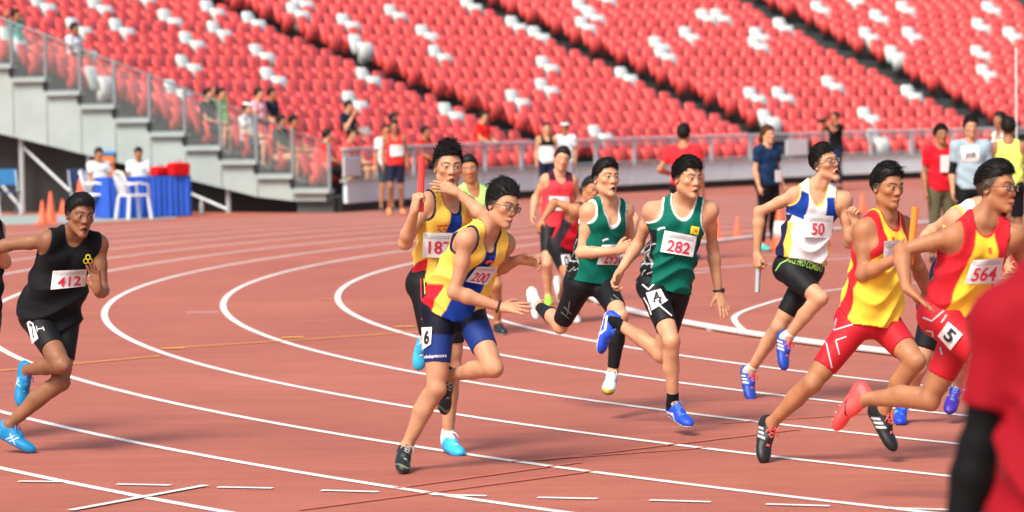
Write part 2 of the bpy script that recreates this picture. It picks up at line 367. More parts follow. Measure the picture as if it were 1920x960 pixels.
WHITE = [(80, 8), (195, 25), (268, 5), (232, 65), (325, 45), (370, 88), (428, 68), (365, 130), (395, 18), (482, 52), (552, 28), (587, 12), (490, 108), (528, 150), (655, 48), (680, 88), (757, 30), (808, 68), (825, 108), (712, 155), (170, 65), (172, 95), (335, 180), (175, 178), (22, 115), (42, 140), (680, 190), (855, 215), (670, 235), (972, 30), (1020, 75), (1095, 10), (1120, 30), (1097, 48), (1038, 122), (1032, 162), (983, 187), (1137, 243), (1205, 140), (1252, 85), (1253, 120), (1303, 65), (1325, 28), (1362, 30), (1420, 65), (1420, 192), (1448, 235), (1470, 175), (1423, 100), (1485, 50), (1540, 25), (1557, 155), (1635, 210), (1613, 10), (1660, 42), (1692, 25), (1635, 80), (1722, 78), (1677, 115), (1837, 55), (1855, 95), (1862, 130), (1870, 22), (1910, 75), (1725, 180), (1655, 275), (905, 5), (1150, 5)]
SEATS = []
for n in range(-1, NROW):
    R = SR+TREAD*n; z = SH+RISE*n
    blocks = [(AIS[0]+.62/R, A_END-.14/R)]+[(AIS[i+1]+.62/R, AIS[i]-.62/R) for i in range(3)]
    for a0, a1 in blocks:
        cnt = int((a1-a0)*R/.5)
        for i in range(cnt):
            a = (a0+a1)/2+(i-(cnt-1)/2)*.5/R
            p = SP(R+.1, a, z); q = proj(p+np.array([0, 0, .62]))
            SEATS.append(dict(n=n, a=a, p=p, q=q, white=False, d=np.linalg.norm(p)))
for wpx in WHITE:
    s = min(SEATS, key=lambda s: (s['q'][0]-wpx[0])**2+(s['q'][1]-wpx[1])**2)
    if math.hypot(s['q'][0]-wpx[0], s['q'][1]-wpx[1]) < 40: s['white'] = True
def seat_at(px, py):
    return min(SEATS, key=lambda s: (s['q'][0]-px)**2+(s['q'][1]-py)**2)
inview = [s for s in SEATS if -30 < s['q'][0] < 1950 and -30 < s['q'][1] < 400]
reds = sorted([s for s in inview if not s['white']], key=lambda s: s['d'])[:300]
ids = set(id(s) for s in reds)
def seat_rz(a): return a+math.pi/2      # local +Y points to the field
rest_v = []; rest_f = []
sv = np.empty(len(SEAT_R.vertices)*3); SEAT_R.vertices.foreach_get('co', sv); sv = sv.reshape(-1, 3); sf = [tuple(p.vertices) for p in SEAT_R.polygons]
for s in SEATS:
    rz = seat_rz(s['a'])+random.uniform(-.04, .04)
    if s['white'] and id(s) in set(map(id, inview)) or id(s) in ids:
        o = bpy.data.objects.new('stadium_seat', SEAT_W if s['white'] else SEAT_R); COL.objects.link(o); o.location = s['p']; o.rotation_euler = (random.uniform(-.03, .03), 0, rz)
        if s['white']: o.scale = (1.16, 1.16, 1.10)
        if s['white']: tag(o, 'white plastic folding stadium seat scattered among the red ones', 'seat', 'white seats in the stand')
        else: tag(o, 'red plastic folding stadium seat in the lower rows of the stand', 'seat', 'red seats in the lower rows')
    else:
        c, q = math.cos(rz), math.sin(rz); k = len(rest_v)
        X = sv @ np.array([[c, q, 0], [-q, c, 0], [0, 0, 1]]) + s['p']
        rest_v.append(X); rest_f.append(len(rest_v)-1)
RV = np.concatenate(rest_v); nv = len(sv)
me = bpy.data.meshes.new('upper_red_seats'); me.from_pydata(RV.tolist(), [], [tuple(i+k*nv for i in f) for k in range(len(rest_v)) for f in sf])
me.polygons.foreach_set('use_smooth', [True]*len(me.polygons)); me.update()
tag(link('stadium_seats', me, MT['seat_red']), 'mass of red plastic seats filling the upper rows of the stand', 'seats', None, 'stuff')
# ------------------------------------------------------------------ bodies: distance fields turned into one continuous surface
def nrm(v): v = np.asarray(v, float); return v/(np.linalg.norm(v)+1e-12)
def CV(x, y, z): return x*CR + y*CU - z*_f0          # right, up, towards the viewer's side
def wob(P, seed, f):
    """cheap smooth noise, about -1..1"""
    r = np.random.default_rng(seed); o = np.zeros(len(P))
    for i in range(5):
        k = r.normal(size=3); k /= np.linalg.norm(k); k2 = r.normal(size=3); k2 /= np.linalg.norm(k2); ff = f*(.7+.35*i)
        o += np.sin(P @ (k*ff)+r.uniform(0, 6.28)+1.3*np.sin(P @ (k2*ff*.6)+r.uniform(0, 6.28)))/(1+.45*i)
    return o/2.6
class Field:
    def __init__(s): s.pr = []; s.cl = []
    def cone(s, a, b, ra, rb, k=.02, op=1):
        a, b = np.asarray(a, float), np.asarray(b, float); d = b-a; dd = d @ d+1e-12
        def f(P):
            t = np.clip(((P-a) @ d)/dd, 0, 1); return np.linalg.norm(P-a-t[:, None]*d, axis=1)-(ra+(rb-ra)*t)
        m = max(ra, rb); s.pr.append((f, np.minimum(a, b)-m, np.maximum(a, b)+m, k, op)); return s
    def chain(s, pts, rr, k=.02):
        for i in range(len(pts)-1): s.cone(pts[i], pts[i+1], rr[i], rr[i+1], k)
        return s
    def ell(s, c, r, A=None, k=.02, op=1):
        c = np.asarray(c, float); r = np.asarray(r, float); A = np.eye(3) if A is None else np.asarray(A)
        def f(P):
            q = (P-c) @ A.T; k0 = np.linalg.norm(q/r, axis=1); k1 = np.linalg.norm(q/(r*r), axis=1)+1e-9
            return np.where(k0 > 1e-6, k0*(k0-1)/k1, -r.min())
        e = np.sqrt(((A*r[:, None])**2).sum(0)); s.pr.append((f, c-e, c+e, k, op)); return s
    def fn(s, f, lo, hi, k=.02, op=1): s.pr.append((f, np.asarray(lo, float), np.asarray(hi, float), k, op)); return s
    def clip(s, f): s.cl.append(f); return s
    @staticmethod
    def _mix(F, d, k, op):
        if op > 0:
            h = np.maximum(k-np.abs(F-d), 0)/k; return np.minimum(F, d)-h*h*k*.25
        h = np.maximum(k-np.abs(F+d), 0)/k; return np.maximum(F, -d)+h*h*k*.25
    def at(s, P):
        F = np.full(len(P), 10.)
        for f, lo, hi, k, op in s.pr: F = s._mix(F, f(P), k, op)
        for c in s.cl: F = np.maximum(F, c(P))
        return F
    def grid(s, h, box=None):
        lo = np.min([p[1] for p in s.pr if p[4] > 0], 0)-5*h; hi = np.max([p[2] for p in s.pr if p[4] > 0], 0)+5*h
        if box is not None: lo, hi = np.maximum(lo, box[0]), np.minimum(hi, box[1])
        nb = np.ceil((hi-lo)/(4*h)).astype(int)+1
        bi = np.stack(np.meshgrid(*[np.arange(q) for q in nb], indexing='ij'), -1).reshape(-1, 3); bc = lo+h*(4*bi+1.5)
        def run(P, cen, half):
            """P: (blocks, pts, 3); a primitive is only worked out on the blocks its box reaches"""
            F = np.full(P.shape[:2], 10.)
            for f, a, b, k, op in s.pr:
                mg = k+3*h+half; m = ((cen > a-mg) & (cen < b+mg)).all(1)
                if not m.any(): continue
                Q = P[m]; F[m] = s._mix(F[m], f(Q.reshape(-1, 3)).reshape(Q.shape[:2]), k, op)
            return F
        Fc = run(bc[:, None, :], bc, 8*h)[:, 0]; act = np.abs(Fc) < 6.5*h
        off = np.stack(np.meshgrid(*[np.arange(4)]*3, indexing='ij'), -1).reshape(-1, 3)
        P = lo+h*(4*bi[act][:, None, :]+off[None]); Fa = run(P, bc[act], 2*h)
        if s.cl:
            m = Fa < 3*h; Pm = P[m]; v = Fa[m]
            for c in s.cl: v = np.maximum(v, c(Pm))
            Fa[m] = v
            # blocks wholly inside the shape may still be cut by a clip
            ins = np.where(Fc <= -6.5*h)[0]
            if len(ins):
                v = np.max([c(bc[ins]) for c in s.cl], 0); mid = np.abs(v) < 12*h; far = v >= 12*h; Fc[ins[far]] = 10.
                ii = ins[mid]
                if len(ii):
                    P2 = lo+h*(4*bi[ii][:, None, :]+off[None]); vv = np.max([c(P2.reshape(-1, 3)) for c in s.cl], 0).reshape(P2.shape[:2])
                    Fa = np.concatenate([Fa, np.maximum(vv, -6*h)]); a2 = np.concatenate([np.where(act)[0], ii])
                else: a2 = np.where(act)[0]
            else: a2 = np.where(act)[0]
        else: a2 = np.where(act)[0]
        B6 = np.repeat(Fc.astype(np.float32)[:, None], 64, 1); B6[a2] = Fa
        F = B6.reshape(*nb, 4, 4, 4).transpose(0, 3, 1, 4, 2, 5).reshape(*(nb*4))
        return F, lo, h
def nets(F, lo, h):
    S = F < 0; nx, ny, nz = F.shape
    cnt = np.zeros((nx-1, ny-1, nz-1), np.uint8)
    for dx in (0, 1):
        for dy in (0, 1):
            for dz in (0, 1): cnt += S[dx:nx-1+dx, dy:ny-1+dy, dz:nz-1+dz]
    act = (cnt > 0) & (cnt < 8); C = np.argwhere(act); N = len(C)
    idx = np.full(act.shape, -1, np.int32); idx[act] = np.arange(N)
    cor = np.array([(x, y, z) for x in (0, 1) for y in (0, 1) for z in (0, 1)])
    V = np.stack([F[C[:, 0]+c[0], C[:, 1]+c[1], C[:, 2]+c[2]] for c in cor], 1)
    acc = np.zeros((N, 3)); m = np.zeros(N)
    for i in range(8):
        for j in range(i+1, 8):
            if abs(cor[i]-cor[j]).sum() != 1: continue
            a, b = V[:, i], V[:, j]; x = (a < 0) != (b < 0); t = np.where(x, a/np.where(x, a-b, 1), 0)
            acc += np.where(x[:, None], cor[i]+t[:, None]*(cor[j]-cor[i]), 0); m += x
    P = lo+h*(C+acc/m[:, None]); Q = []
    for axi in range(3):
        sA = [slice(None)]*3; sB = [slice(None)]*3; sA[axi] = slice(0, -1); sB[axi] = slice(1, None)
        A, B = S[tuple(sA)], S[tuple(sB)]; E = np.argwhere(A != B)
        o1, o2 = [k for k in range(3) if k != axi]
        E = E[(E[:, o1] > 0) & (E[:, o2] > 0) & (E[:, o1] < F.shape[o1]-1) & (E[:, o2] < F.shape[o2]-1)]
        ins = A[tuple(E.T)]
        def cell(d1, d2):
            e = E.copy(); e[:, o1] += d1; e[:, o2] += d2; return idx[tuple(e.T)]
        q = np.stack([cell(-1, -1), cell(0, -1), cell(0, 0), cell(-1, 0)], 1)
        fl = ins if axi != 1 else ~ins
        q = np.where(fl[:, None], q, q[:, ::-1]); Q.append(q)
    return P, np.concatenate(Q)
def make_mesh(name, P, Q, m, base, parent, colour=None):
    me = bpy.data.meshes.new(name); X = (P-base).astype(np.float32)
    me.vertices.add(len(X)); me.vertices.foreach_set('co', X.ravel())
    me.loops.add(len(Q)*4); me.loops.foreach_set('vertex_index', Q.ravel().astype(np.int32))
    me.polygons.add(len(Q)); me.polygons.foreach_set('loop_start', np.arange(0, len(Q)*4, 4, dtype=np.int32)); me.polygons.foreach_set('loop_total', np.full(len(Q), 4, np.int32))
    me.polygons.foreach_set('use_smooth', np.ones(len(Q), bool)); me.update(calc_edges=True)
    if colour is not None:
        c = colour(P) if callable(colour) else np.tile(np.asarray(colour, float), (len(P), 1))
        at = me.attributes.new('Col', 'FLOAT_COLOR', 'POINT'); at.data.foreach_set('color', np.concatenate([c, np.ones((len(P), 1))], 1).astype(np.float32).ravel())
    return link(name, me, m, parent)
def surf(name, fld, h, m, base, parent, colour=None):
    P, Q = nets(*fld.grid(h))
    return make_mesh(name, P, Q, m, base, parent, colour) if len(P) else None
def surf_split(name, fld, h, hf, zones, m, base, parent, colour):
    """one surface, finer inside each zone; zone = (centre, reach, plane point, plane normal)"""
    def part(P, Q, keep):
        Q = Q[keep(P[Q].mean(1))]; u, inv = np.unique(Q, return_inverse=True); return P[u], inv.reshape(Q.shape)
    inz = lambda C, z, e, g=0.: (((C-z[2]) @ z[3]) > e) & (np.abs(C-z[0]) < z[1]-g).all(1)
    P, Q = nets(*fld.grid(h)); res = [part(P, Q, lambda C: ~np.any([inz(C, z, 1.3*h, .014) for z in zones], 0))]
    Pc = res[0][0]; mk = np.any([inz(Pc, z, .1*h, .002) for z in zones], 0)
    if mk.any():                                         # the coarse rim dips just under the fine surface
        q = Pc[mk]; e = .002; g = np.stack([fld.at(q+np.eye(3)[i]*e)-fld.at(q-np.eye(3)[i]*e) for i in range(3)], 1); g /= np.linalg.norm(g, axis=1)[:, None]+1e-9; Pc[mk] = q-g*.0022
    for z in zones:
        P, Q = nets(*fld.grid(hf, (z[0]-z[1]-.02, z[0]+z[1]+.02)))
        if len(P): res.append(part(P, Q, lambda C: inz(C, z, -.5*h)))
    k = 0; Ps = []; Qs = []
    for P, Q in res: Ps.append(P); Qs.append(Q+k); k += len(P)
    return make_mesh(name, np.concatenate(Ps), np.concatenate(Qs), m, base, parent, colour)
class Body:
    L = dict(nk=('pv', .53), hd=('nk', .158), rs=('nk', .17), ls=('nk', .17), re=('rs', .285), le=('ls', .285), rw=('re', .245), lw=('le', .245),
             rh=('pv', .088), lh=('pv', .088), rk=('rh', .425), lk=('lh', .425), ra=('rk', .41), la=('lk', .41), rt=('ra', .195), lt=('la', .195))
    def __init__(s, J, D, S=1., hunch=.0, girth=1.):
        s.S = S; s.g = girth*S; s.hunch = hunch*S; j = s.j = {}
        if 'pv3' in J: s.j = {k[:-1]: np.array(v, float) for k, v in J.items()}; j = s.j
        else:
            j['pv'] = U(J['pv'][0], J['pv'][1], D)
            for k, (p, L) in Body.L.items():
                x, y, sg = J[k]; q = j[p]; lat = np.linalg.norm((U(x, y, q[1])-q)); L = L*S
                dz = sg*math.sqrt(max(L*L-lat*lat, 0)); j[k] = U(x, y, q[1]+dz)
        s.up = nrm(j['nk']-j['pv']); s.TL = np.linalg.norm(j['nk']-j['pv'])
        def fr(l):
            l = l-s.up*(l @ s.up); return nrm(l)
        s.lp, s.lc = fr(j['lh']-j['rh']), fr(j['ls']-j['rs'])
        s.fwd = nrm(np.cross(nrm(s.lp+s.lc), s.up))
    def uvw(s, P):
        """torso coordinates: u to the person's left, v from pelvis (0) to neck (1), w to the front"""
        q = P-s.j['pv']; v = (q @ s.up)/s.TL; vc = np.clip(v, 0, 1)[:, None]
        l = s.lp*(1-vc)+s.lc*vc; l /= np.linalg.norm(l, axis=1)[:, None]; f = np.cross(l, s.up)
        q = q-(v*s.TL)[:, None]*s.up; q = q+f*(s.hunch*4*np.clip(v, 0, 1)*(1-np.clip(v, 0, 1)))[:, None]
        return (q*l).sum(1), v, (q*f).sum(1)
    PROF = np.array([(-.20, .085, .075, -.005), (-.10, .135, .103, -.008), (.02, .148, .110, -.010), (.15, .141, .101, -.004), (.30, .122, .089, 0), (.42, .119, .087, .003), (.56, .131, .099, .004), (.70, .142, .108, .002), (.80, .138, .100, -.004), (.88, .112, .082, -.010), (.95, .075, .064, -.014), (1.0, .056, .055, -.014)])
    def torso(s, F, add=0., loose=0., flare=0., v0=-.16, v1=1.0, k=.03, wr=0., seed=1, belly=0.):
        pr = Body.PROF; lo = np.minimum.reduce([s.j[k] for k in ('pv', 'nk', 'rs', 'ls', 'rh', 'lh')])-.28; hi = np.maximum.reduce([s.j[k] for k in ('pv', 'nk', 'rs', 'ls', 'rh', 'lh')])+.28
        def f(P):
            u, v, w = s.uvw(P); vc = np.clip(v, v0, v1)
            a = np.interp(vc, pr[:, 0], pr[:, 1])*s.g; b = np.interp(vc, pr[:, 0], pr[:, 2])*s.g; o = np.interp(vc, pr[:, 0], pr[:, 3])
            if loose:
                m = np.clip((.68-vc)/.30, 0, 1); m = m*m*(3-2*m)
                a = a*(1-m)+m*np.maximum(a, (.138+loose)*s.g); b = b*(1-m)+m*np.maximum(b, (.102+loose)*s.g)
            if flare: fl = flare*np.clip((.45-vc)/.5, 0, 1)**1.3; a = a+fl*.7; b = b+fl
            if belly: b = b+belly*np.exp(-((vc-.3)/.25)**2)
            a = a+add; b = b+add
            if wr:
                ph = np.arctan2(u, w); n = wob(P, seed, 34)*.45+(1-2*np.abs(np.sin(v*s.TL*22+2.2*np.sin(ph*1.5+seed)+2.2*wob(P, seed+3, 8))))*.75
                e = wr*n*np.clip((.9-v)*2.2, .15, 1); a = a+e; b = b+e
            x, y = u/a, (w-o)/b; k0 = np.sqrt(np.abs(x)**2.3+np.abs(y)**2.3+1e-9)**(2/2.3); d = (k0-1)*np.minimum(a, b)*.95
            ex = np.abs(v-vc)*s.TL; return np.where(ex > 0, np.sqrt(np.maximum(d, 0)**2+ex**2)+np.minimum(d, 0)*.0, d)
        F.fn(f, lo, hi, k)
        return F
    def shoulders(s, F, add=0., k=.045):
        j, S, g = s.j, s.S, s.g
        for e in ('r', 'l'):
            sh = j[e+'s']; sg = -1 if e == 'r' else 1
            F.cone(j['nk']+s.up*.005*S-s.fwd*.014, sh+s.up*.010*S, .042*g+add, .034*g+add, k)
            F.cone(j['pv']+s.up*s.TL*.69+s.lc*sg*.075*g+s.fwd*.03*g, sh-s.up*.01, .056*g+add, .040*g+add, k)
            F.cone(j['pv']+s.up*s.TL*.62+s.lc*sg*.095*g-s.fwd*.03*g, sh-s.up*.01, .050*g+add, .038*g+add, k)
            F.cone(j['pv']+s.up*s.TL*.74+s.lc*sg*.050*g+s.fwd*.075*g, j['pv']+s.up*s.TL*.71+s.lc*sg*.09*g+s.fwd*.06*g, .036*g+add, .034*g+add, k*.7)
        return F
    def kneefwd(s, e):
        j = s.j; v = j[e+'k']-(j[e+'h']+j[e+'a'])/2; n = np.linalg.norm(v); 
        return nrm(v) if n > .05 else nrm(s.fwd-nrm(j[e+'h']-j[e+'a'])*(s.fwd @ nrm(j[e+'h']-j[e+'a'])))
    def leg(s, F, e, add=0., k=.021, lower=True):
        j, g = s.j, s.g; h, kn, a = j[e+'h'], j[e+'k'], j[e+'a']; kf = s.kneefwd(e); d = kn-h
        F.cone(h-d*.02, kn, .080*g+add, .050*g+add, k)
        F.cone(h+d*.12+kf*.018*g, h+d*.78+kf*.012*g, .070*g+add, .052*g+add, k)
        F.cone(h+d*.25-kf*.022*g, h+d*.85-kf*.008*g, .058*g+add, .043*g+add, k)
        F.ell(kn+kf*.010, np.array([.047, .047, .047])*g+add, None, k)
        if lower:
            q = a-kn; F.cone(kn, a, .045*g+add, .031*g+add, k); F.cone(kn+q*.14-kf*.018*g, kn+q*.42-kf*.020*g, .043*g+add, .047*g+add, k)
            F.cone(kn+q*.42-kf*.020*g, kn+q*.85-kf*.010*g, .046*g+add, .025*g+add, k)
            F.cone(kn+kf*.02*g, kn+q*.18+kf*.012*g, .030*g+add, .034*g+add, k); F.cone(kn+q*.15+kf*.018*g, kn+q*.8+kf*.010*g, .022*g+add, .018*g+add, k)
            sd = nrm(np.cross(q, kf))
            for sg in (-1, 1): F.cone(kn+q*.16-kf*.026*g+sd*sg*.016*g, kn+q*.40-kf*.026*g+sd*sg*.016*g, .030*g+add, .030*g+add, .014)
            F.ell(kn+kf*.036*g-q*.02, np.array([.021, .021, .021])*g+add, None, .016)
        return F
    def glutes(s, F, add=0.):
        for e in ('r', 'l'):
            F.ell(s.j[e+'h']-s.fwd*.045*s.g+s.up*.01, np.array([.082, .082, .085])*s.g+add, None, .04)
    def arm(s, F, e, add=0., k=.019):
        j, g = s.j, s.g; a, b, c = j[e+'s'], j[e+'e'], j[e+'w']; d = b-a; q = c-b
        F.ell(a-s.up*.006, np.array([.046, .046, .046])*g+add, None, .05)
        F.cone(a, a+d*.45, .045*g+add, .040*g+add, k); F.cone(a+d*.45, b, .040*g+add, .032*g+add, k)
        F.ell(b, np.array([.035, .035, .035])*g+add, None, k)
        F.cone(b, b+q*.28, .036*g+add, .040*g+add, k); F.cone(b+q*.28, c, .040*g+add, .0245*g+add, k)
        return F
    def hand(s, F, e, d, n, curl=.25, splay=.12, thumb=.5, sc=1., fc=None):
        """d: direction of the fingers, n: palm normal, curl in radians per joint, fc: per-finger extra curl"""
        g = s.S*sc; w = s.j[e+'w']; d = nrm(d); n = nrm(n-d*(np.asarray(n) @ d)); t = np.cross(d, n)*(1 if e == 'r' else -1)   # t: thumb side
        t = -t if False else t
        kn = []
        for i, (o, ln) in enumerate(((.030, .086), (.010, .092), (-.010, .087), (-.028, .078))):
            kp = w+d*ln*g+t*o*g; kn.append(kp); F.cone(w+t*o*.55*g+d*.015*g, kp, .0150*g, .0105*g, .016)
        F.cone(w+d*.03*g, w+d*.07*g, .020*g, .014*g, .016)
        fc = fc or (0, 0, 0, 0)
        for i, (ln, o) in enumerate(((.070, 1), (.078, .35), (.073, -.35), (.058, -1))):
            p = kn[i]; c = 0; fd = nrm(d+t*splay*o)
            for q, (fr, r0, r1) in enumerate(((.45, .0100, .0088), (.30, .0088, .0080), (.25, .0080, .0065))):
                c += (curl+fc[i])*(1, 1.15, .8)[q]; dd = fd*math.cos(c)+n*math.sin(c)
                p2 = p+dd*ln*fr*g; F.cone(p, p2, r0*g, r1*g, .004); p = p2
        b = w+d*.022*g+t*.022*g; d1 = nrm(d*.65+t*thumb*1.2+n*.35); d2 = nrm(d*.85+t*thumb*.6+n*(.25+curl*.6))
        F.cone(w+d*.012*g+t*.008*g, b+d1*.022*g, .016*g, .014*g, .012); F.cone(b+d1*.022*g, b+d1*.048*g, .013*g, .0105*g, .006); F.cone(b+d1*.048*g, b+d1*.048*g+d2*.032*g, .0100*g, .0075*g, .004)
        return F
    # ---- head
    def set_head(s, f, up=None, hs=1.):
        s.hs = hs*s.S**.5; s.hf = nrm(f); u = np.asarray(up if up is not None else s.j['hd']-s.j['nk'], float); s.hu = nrm(u-s.hf*(u @ s.hf)); s.hl = np.cross(s.hu, s.hf)
        s.hl = -np.cross(s.hf, s.hu); s.HA = np.stack([s.hl, s.hu, s.hf])
    def H(s, x, y, z): return s.j['hd']+s.hs*(x*s.hl+y*s.hu+z*s.hf)
    def hloc(s, P): return ((P-s.j['hd']) @ s.HA.T)/s.hs
    def head(s, F, mouth=0., detail=True, pucker=0.):
        H, A, z = s.H, s.HA, s.hs
        E = lambda c, r, k, op=1: F.ell(H(*c), np.array(r)*z, A, k*z, op); Cn = lambda a, b, r0, r1, k: F.cone(H(*a), H(*b), r0*z, r1*z, k*z)
        F.cone(s.j['nk']-s.up*.01+s.fwd*.004, H(0, -.055, -.018), .047*s.g, .044*z, .032)
        for q in (-1, 1): F.cone(s.j['nk']+s.fwd*.045*s.g+s.lc*q*.022-s.up*.01, H(q*.048, -.045, -.012), .014*s.g, .016*z, .03)
        E((0, .026, -.014), (.0725, .087, .094), .01); E((0, -.026, .020), (.0510, .086, .066), .03)
        jo = -.018*mouth
        for q in (-1, 1):
            Cn((q*.041, -.056, -.004), (q*.012, -.094+jo, .061), .016, .013, .028); E((q*.041, -.018, .056), (.018, .014, .017), .022)
            if detail: Cn((q*.048, .025, .064), (q*.012, .022, .077), .0070, .0070, .018)
            E((q*.0745, -.006, -.014), (.008, .030, .018), .008)
            if detail: E((q*.078, -.002, -.010), (.006, .018, .010), .004, -1)
        E((0, -.095+jo, .067), (.018, .015, .016), .018)
        Cn((0, .012, .0785), (0, -.027, .0925), .0065, .0110, .014)
        if detail:
            for q in (-1, 1):
                E((q*.0130, -.031, .0855), (.0100, .0085, .011), .008); E((q*.031, .003, .096), (.020, .0095, .013), .014, -1); E((q*.031, .002, .0720), (.0150, .0120, .0135), .004)
            pz = .006*pucker; wq = .021*(1-.35*pucker)
            if mouth > 0:
                E((0, -.069-.010*mouth, .088), (.017*(1-.3*pucker), .004+.013*mouth, .030), .005, -1)
            for q in (-1, 1):
                Cn((q*wq, -.063-.006*mouth, .074), (q*.003, -.0575, .0865+pz), .0050, .0066, .006); Cn((q*wq, -.064-.010*mouth, .074), (0, -.069-.026*mouth, .0835+pz), .0050, .0074, .006)
        return F
    def face_colour(s, P, c, skin, mouth=0., fine=True, brow=(.012, .010, .009), stub=None, hair=(.014, .012, .011)):
        q = s.hloc(P); x, y, z = q[:, 0], q[:, 1], q[:, 2]; near = (np.abs(x) < .1) & (np.abs(y) < .16) & (z > .04)
        sk = np.asarray(skin)
        def put(m, col, a=1.):
            m = np.clip(m, 0, 1)[:, None]*a; c[:] = c*(1-m)+np.asarray(col)*m
        sm = lambda e, wd: 1/(1+np.exp(np.clip(e/wd, -40, 40)))
        ax = np.abs(x)
        if not fine: near = near*0
        put(near*sm(np.hypot((ax-.043)/.022, (y+.028)/.02)-1, .25), sk*np.array([1.12, .84, .80]), .45)          # cheeks
        put(near*sm(np.hypot(x/.016, (y+.03)/.014)-1, .25)*(z > .08), sk*np.array([1.1, .85, .8]), .4)            # nose tip
        put(near*sm(np.hypot((ax-.0115)/.005, (y+.040)/.0032)-1, .2)*(z > .078), sk*.2, .9)                     # nostrils
        yb = .0225+.006*np.sin(np.clip((ax-.012)/.042, 0, 1)*2.4)
        put(near*sm(np.abs(y-yb)-.0046*(1-.5*np.clip((ax-.03)/.025, 0, 1)), .0008)*sm(np.abs(ax-.032)-.022, .0015), brow, .95)
        ex, ey = (ax-.031)/.0155, y-.0020+.10*(ax-.031)*-1; hgt = .0044*np.sqrt(np.clip(1-ex*ex, 0, 1))
        inside = (np.abs(ex) < 1) & (np.abs(ey) < hgt) & (z > .06)
        put(near*inside*1., (.48, .44, .42)); put(near*inside*(np.hypot(ax-.031, ey) < .0066), (.018, .010, .007))
        put(near*(np.abs(ex) < 1.12)*sm(np.abs(ey-hgt-.0012)-.0021, .0005)*(z > .055), (.02, .014, .012), .9)
        put(near*(np.abs(ex) < 1.)*sm(np.abs(ey+hgt+.0018)-.0016, .001)*(z > .055), sk*.55, .5)
        lipc = sk*np.array([.95, .62, .62]); yl = -.0645-.012*mouth
        put(near*sm(np.hypot(x/.023, (y-yl)/(.0105+.014*mouth))-1, .10)*(z > .066), lipc, .75)
        if mouth > 0:
            m = np.hypot(x/.0165, (y+.069+.010*mouth)/(.0035+.0125*mouth)) < 1
            put(near*m*(z > .045), (.05, .012, .012)); put(near*m*(y > -.066+.001*mouth)*(z > .05), (.70, .67, .62), .9)
        else: put(near*sm(np.abs(y-yl+.001)-.0010, .0006)*(ax < .021)*(z > .07), sk*.25, .8)
        # scalp and sideburns
        yl2 = np.interp(z, [-.12, -.09, -.05, -.02, .005, .02, .035, .05, .075, .1], [-.075, -.070, -.055, -.02, -.004, .012, .040, .060, .078, .085])
        put((np.abs(x) < .1)*sm((yl2-y), .004)*(y < .14)*(y > -.12), hair if stub is None else stub, .92)
        return c
    def hair(s, F, thick=.016, top=.02, front=.0, spikes=0, sdir=(0, 1, .2), slen=.03, side=.012, low=None, seed=3, fringe=0., back=.0):
        H, A, z = s.H, s.HA, s.hs; r = np.random.default_rng(seed)
        F.ell(H(0, .030, -.016), np.array([.0735+side, .088+thick, .096+side])*z, A, .01)
        F.ell(H(0, .062+top*.5, -.002+front), np.array([.060+side*.6, .050+top, .076])*z, A, .02)
        for i in range(spikes):
            th = r.uniform(0, 6.28); rr = math.sqrt(r.uniform(0, 1)); x = .062*rr*math.cos(th); zz = -.006+.082*rr*math.sin(th); y = .030+(.086+thick*.6+top*.5)*math.sqrt(max(.05, 1-(x/.085)**2-((zz+.01)/.105)**2))
            d = np.array(sdir)+r.normal(size=3)*.32+np.array([x*5, 0, zz*3]); d = d/np.linalg.norm(d); L = slen*r.uniform(.6, 1.25)
            a = H(x, y-.012, zz); b = a+(d @ A)*L*.6*z; F.cone(a, b, .0080*z, .0050*z, .004); F.cone(b, b+((d+np.array([0, -.25, .25])) @ A)*L*.5*z, .0050*z, .0012*z, .003)
        lowf = low or ([-.13, -.09, -.05, -.025, .0, .02, .04, .06, .08, .11], [-.060, -.055, -.040, .012, .020, .028, .056, .070, .075-fringe, .075-fringe])
        def cl(P):
            q = s.hloc(P); yl = np.interp(q[:, 2], lowf[0], lowf[1])+.004*wob(P, seed, 160)
            return (yl-q[:, 1])*z
        F.clip(cl)
        def strands(P):
            return np.full(len(P), -1.)
        return F
    def hair_colour(s, seed=1, col=(.012, .0105, .010)):
        def f(P):
            n = wob(P, seed, 240)*.5+.5; return np.asarray(col)[None, :]*(.6+1.0*n[:, None])
        return f

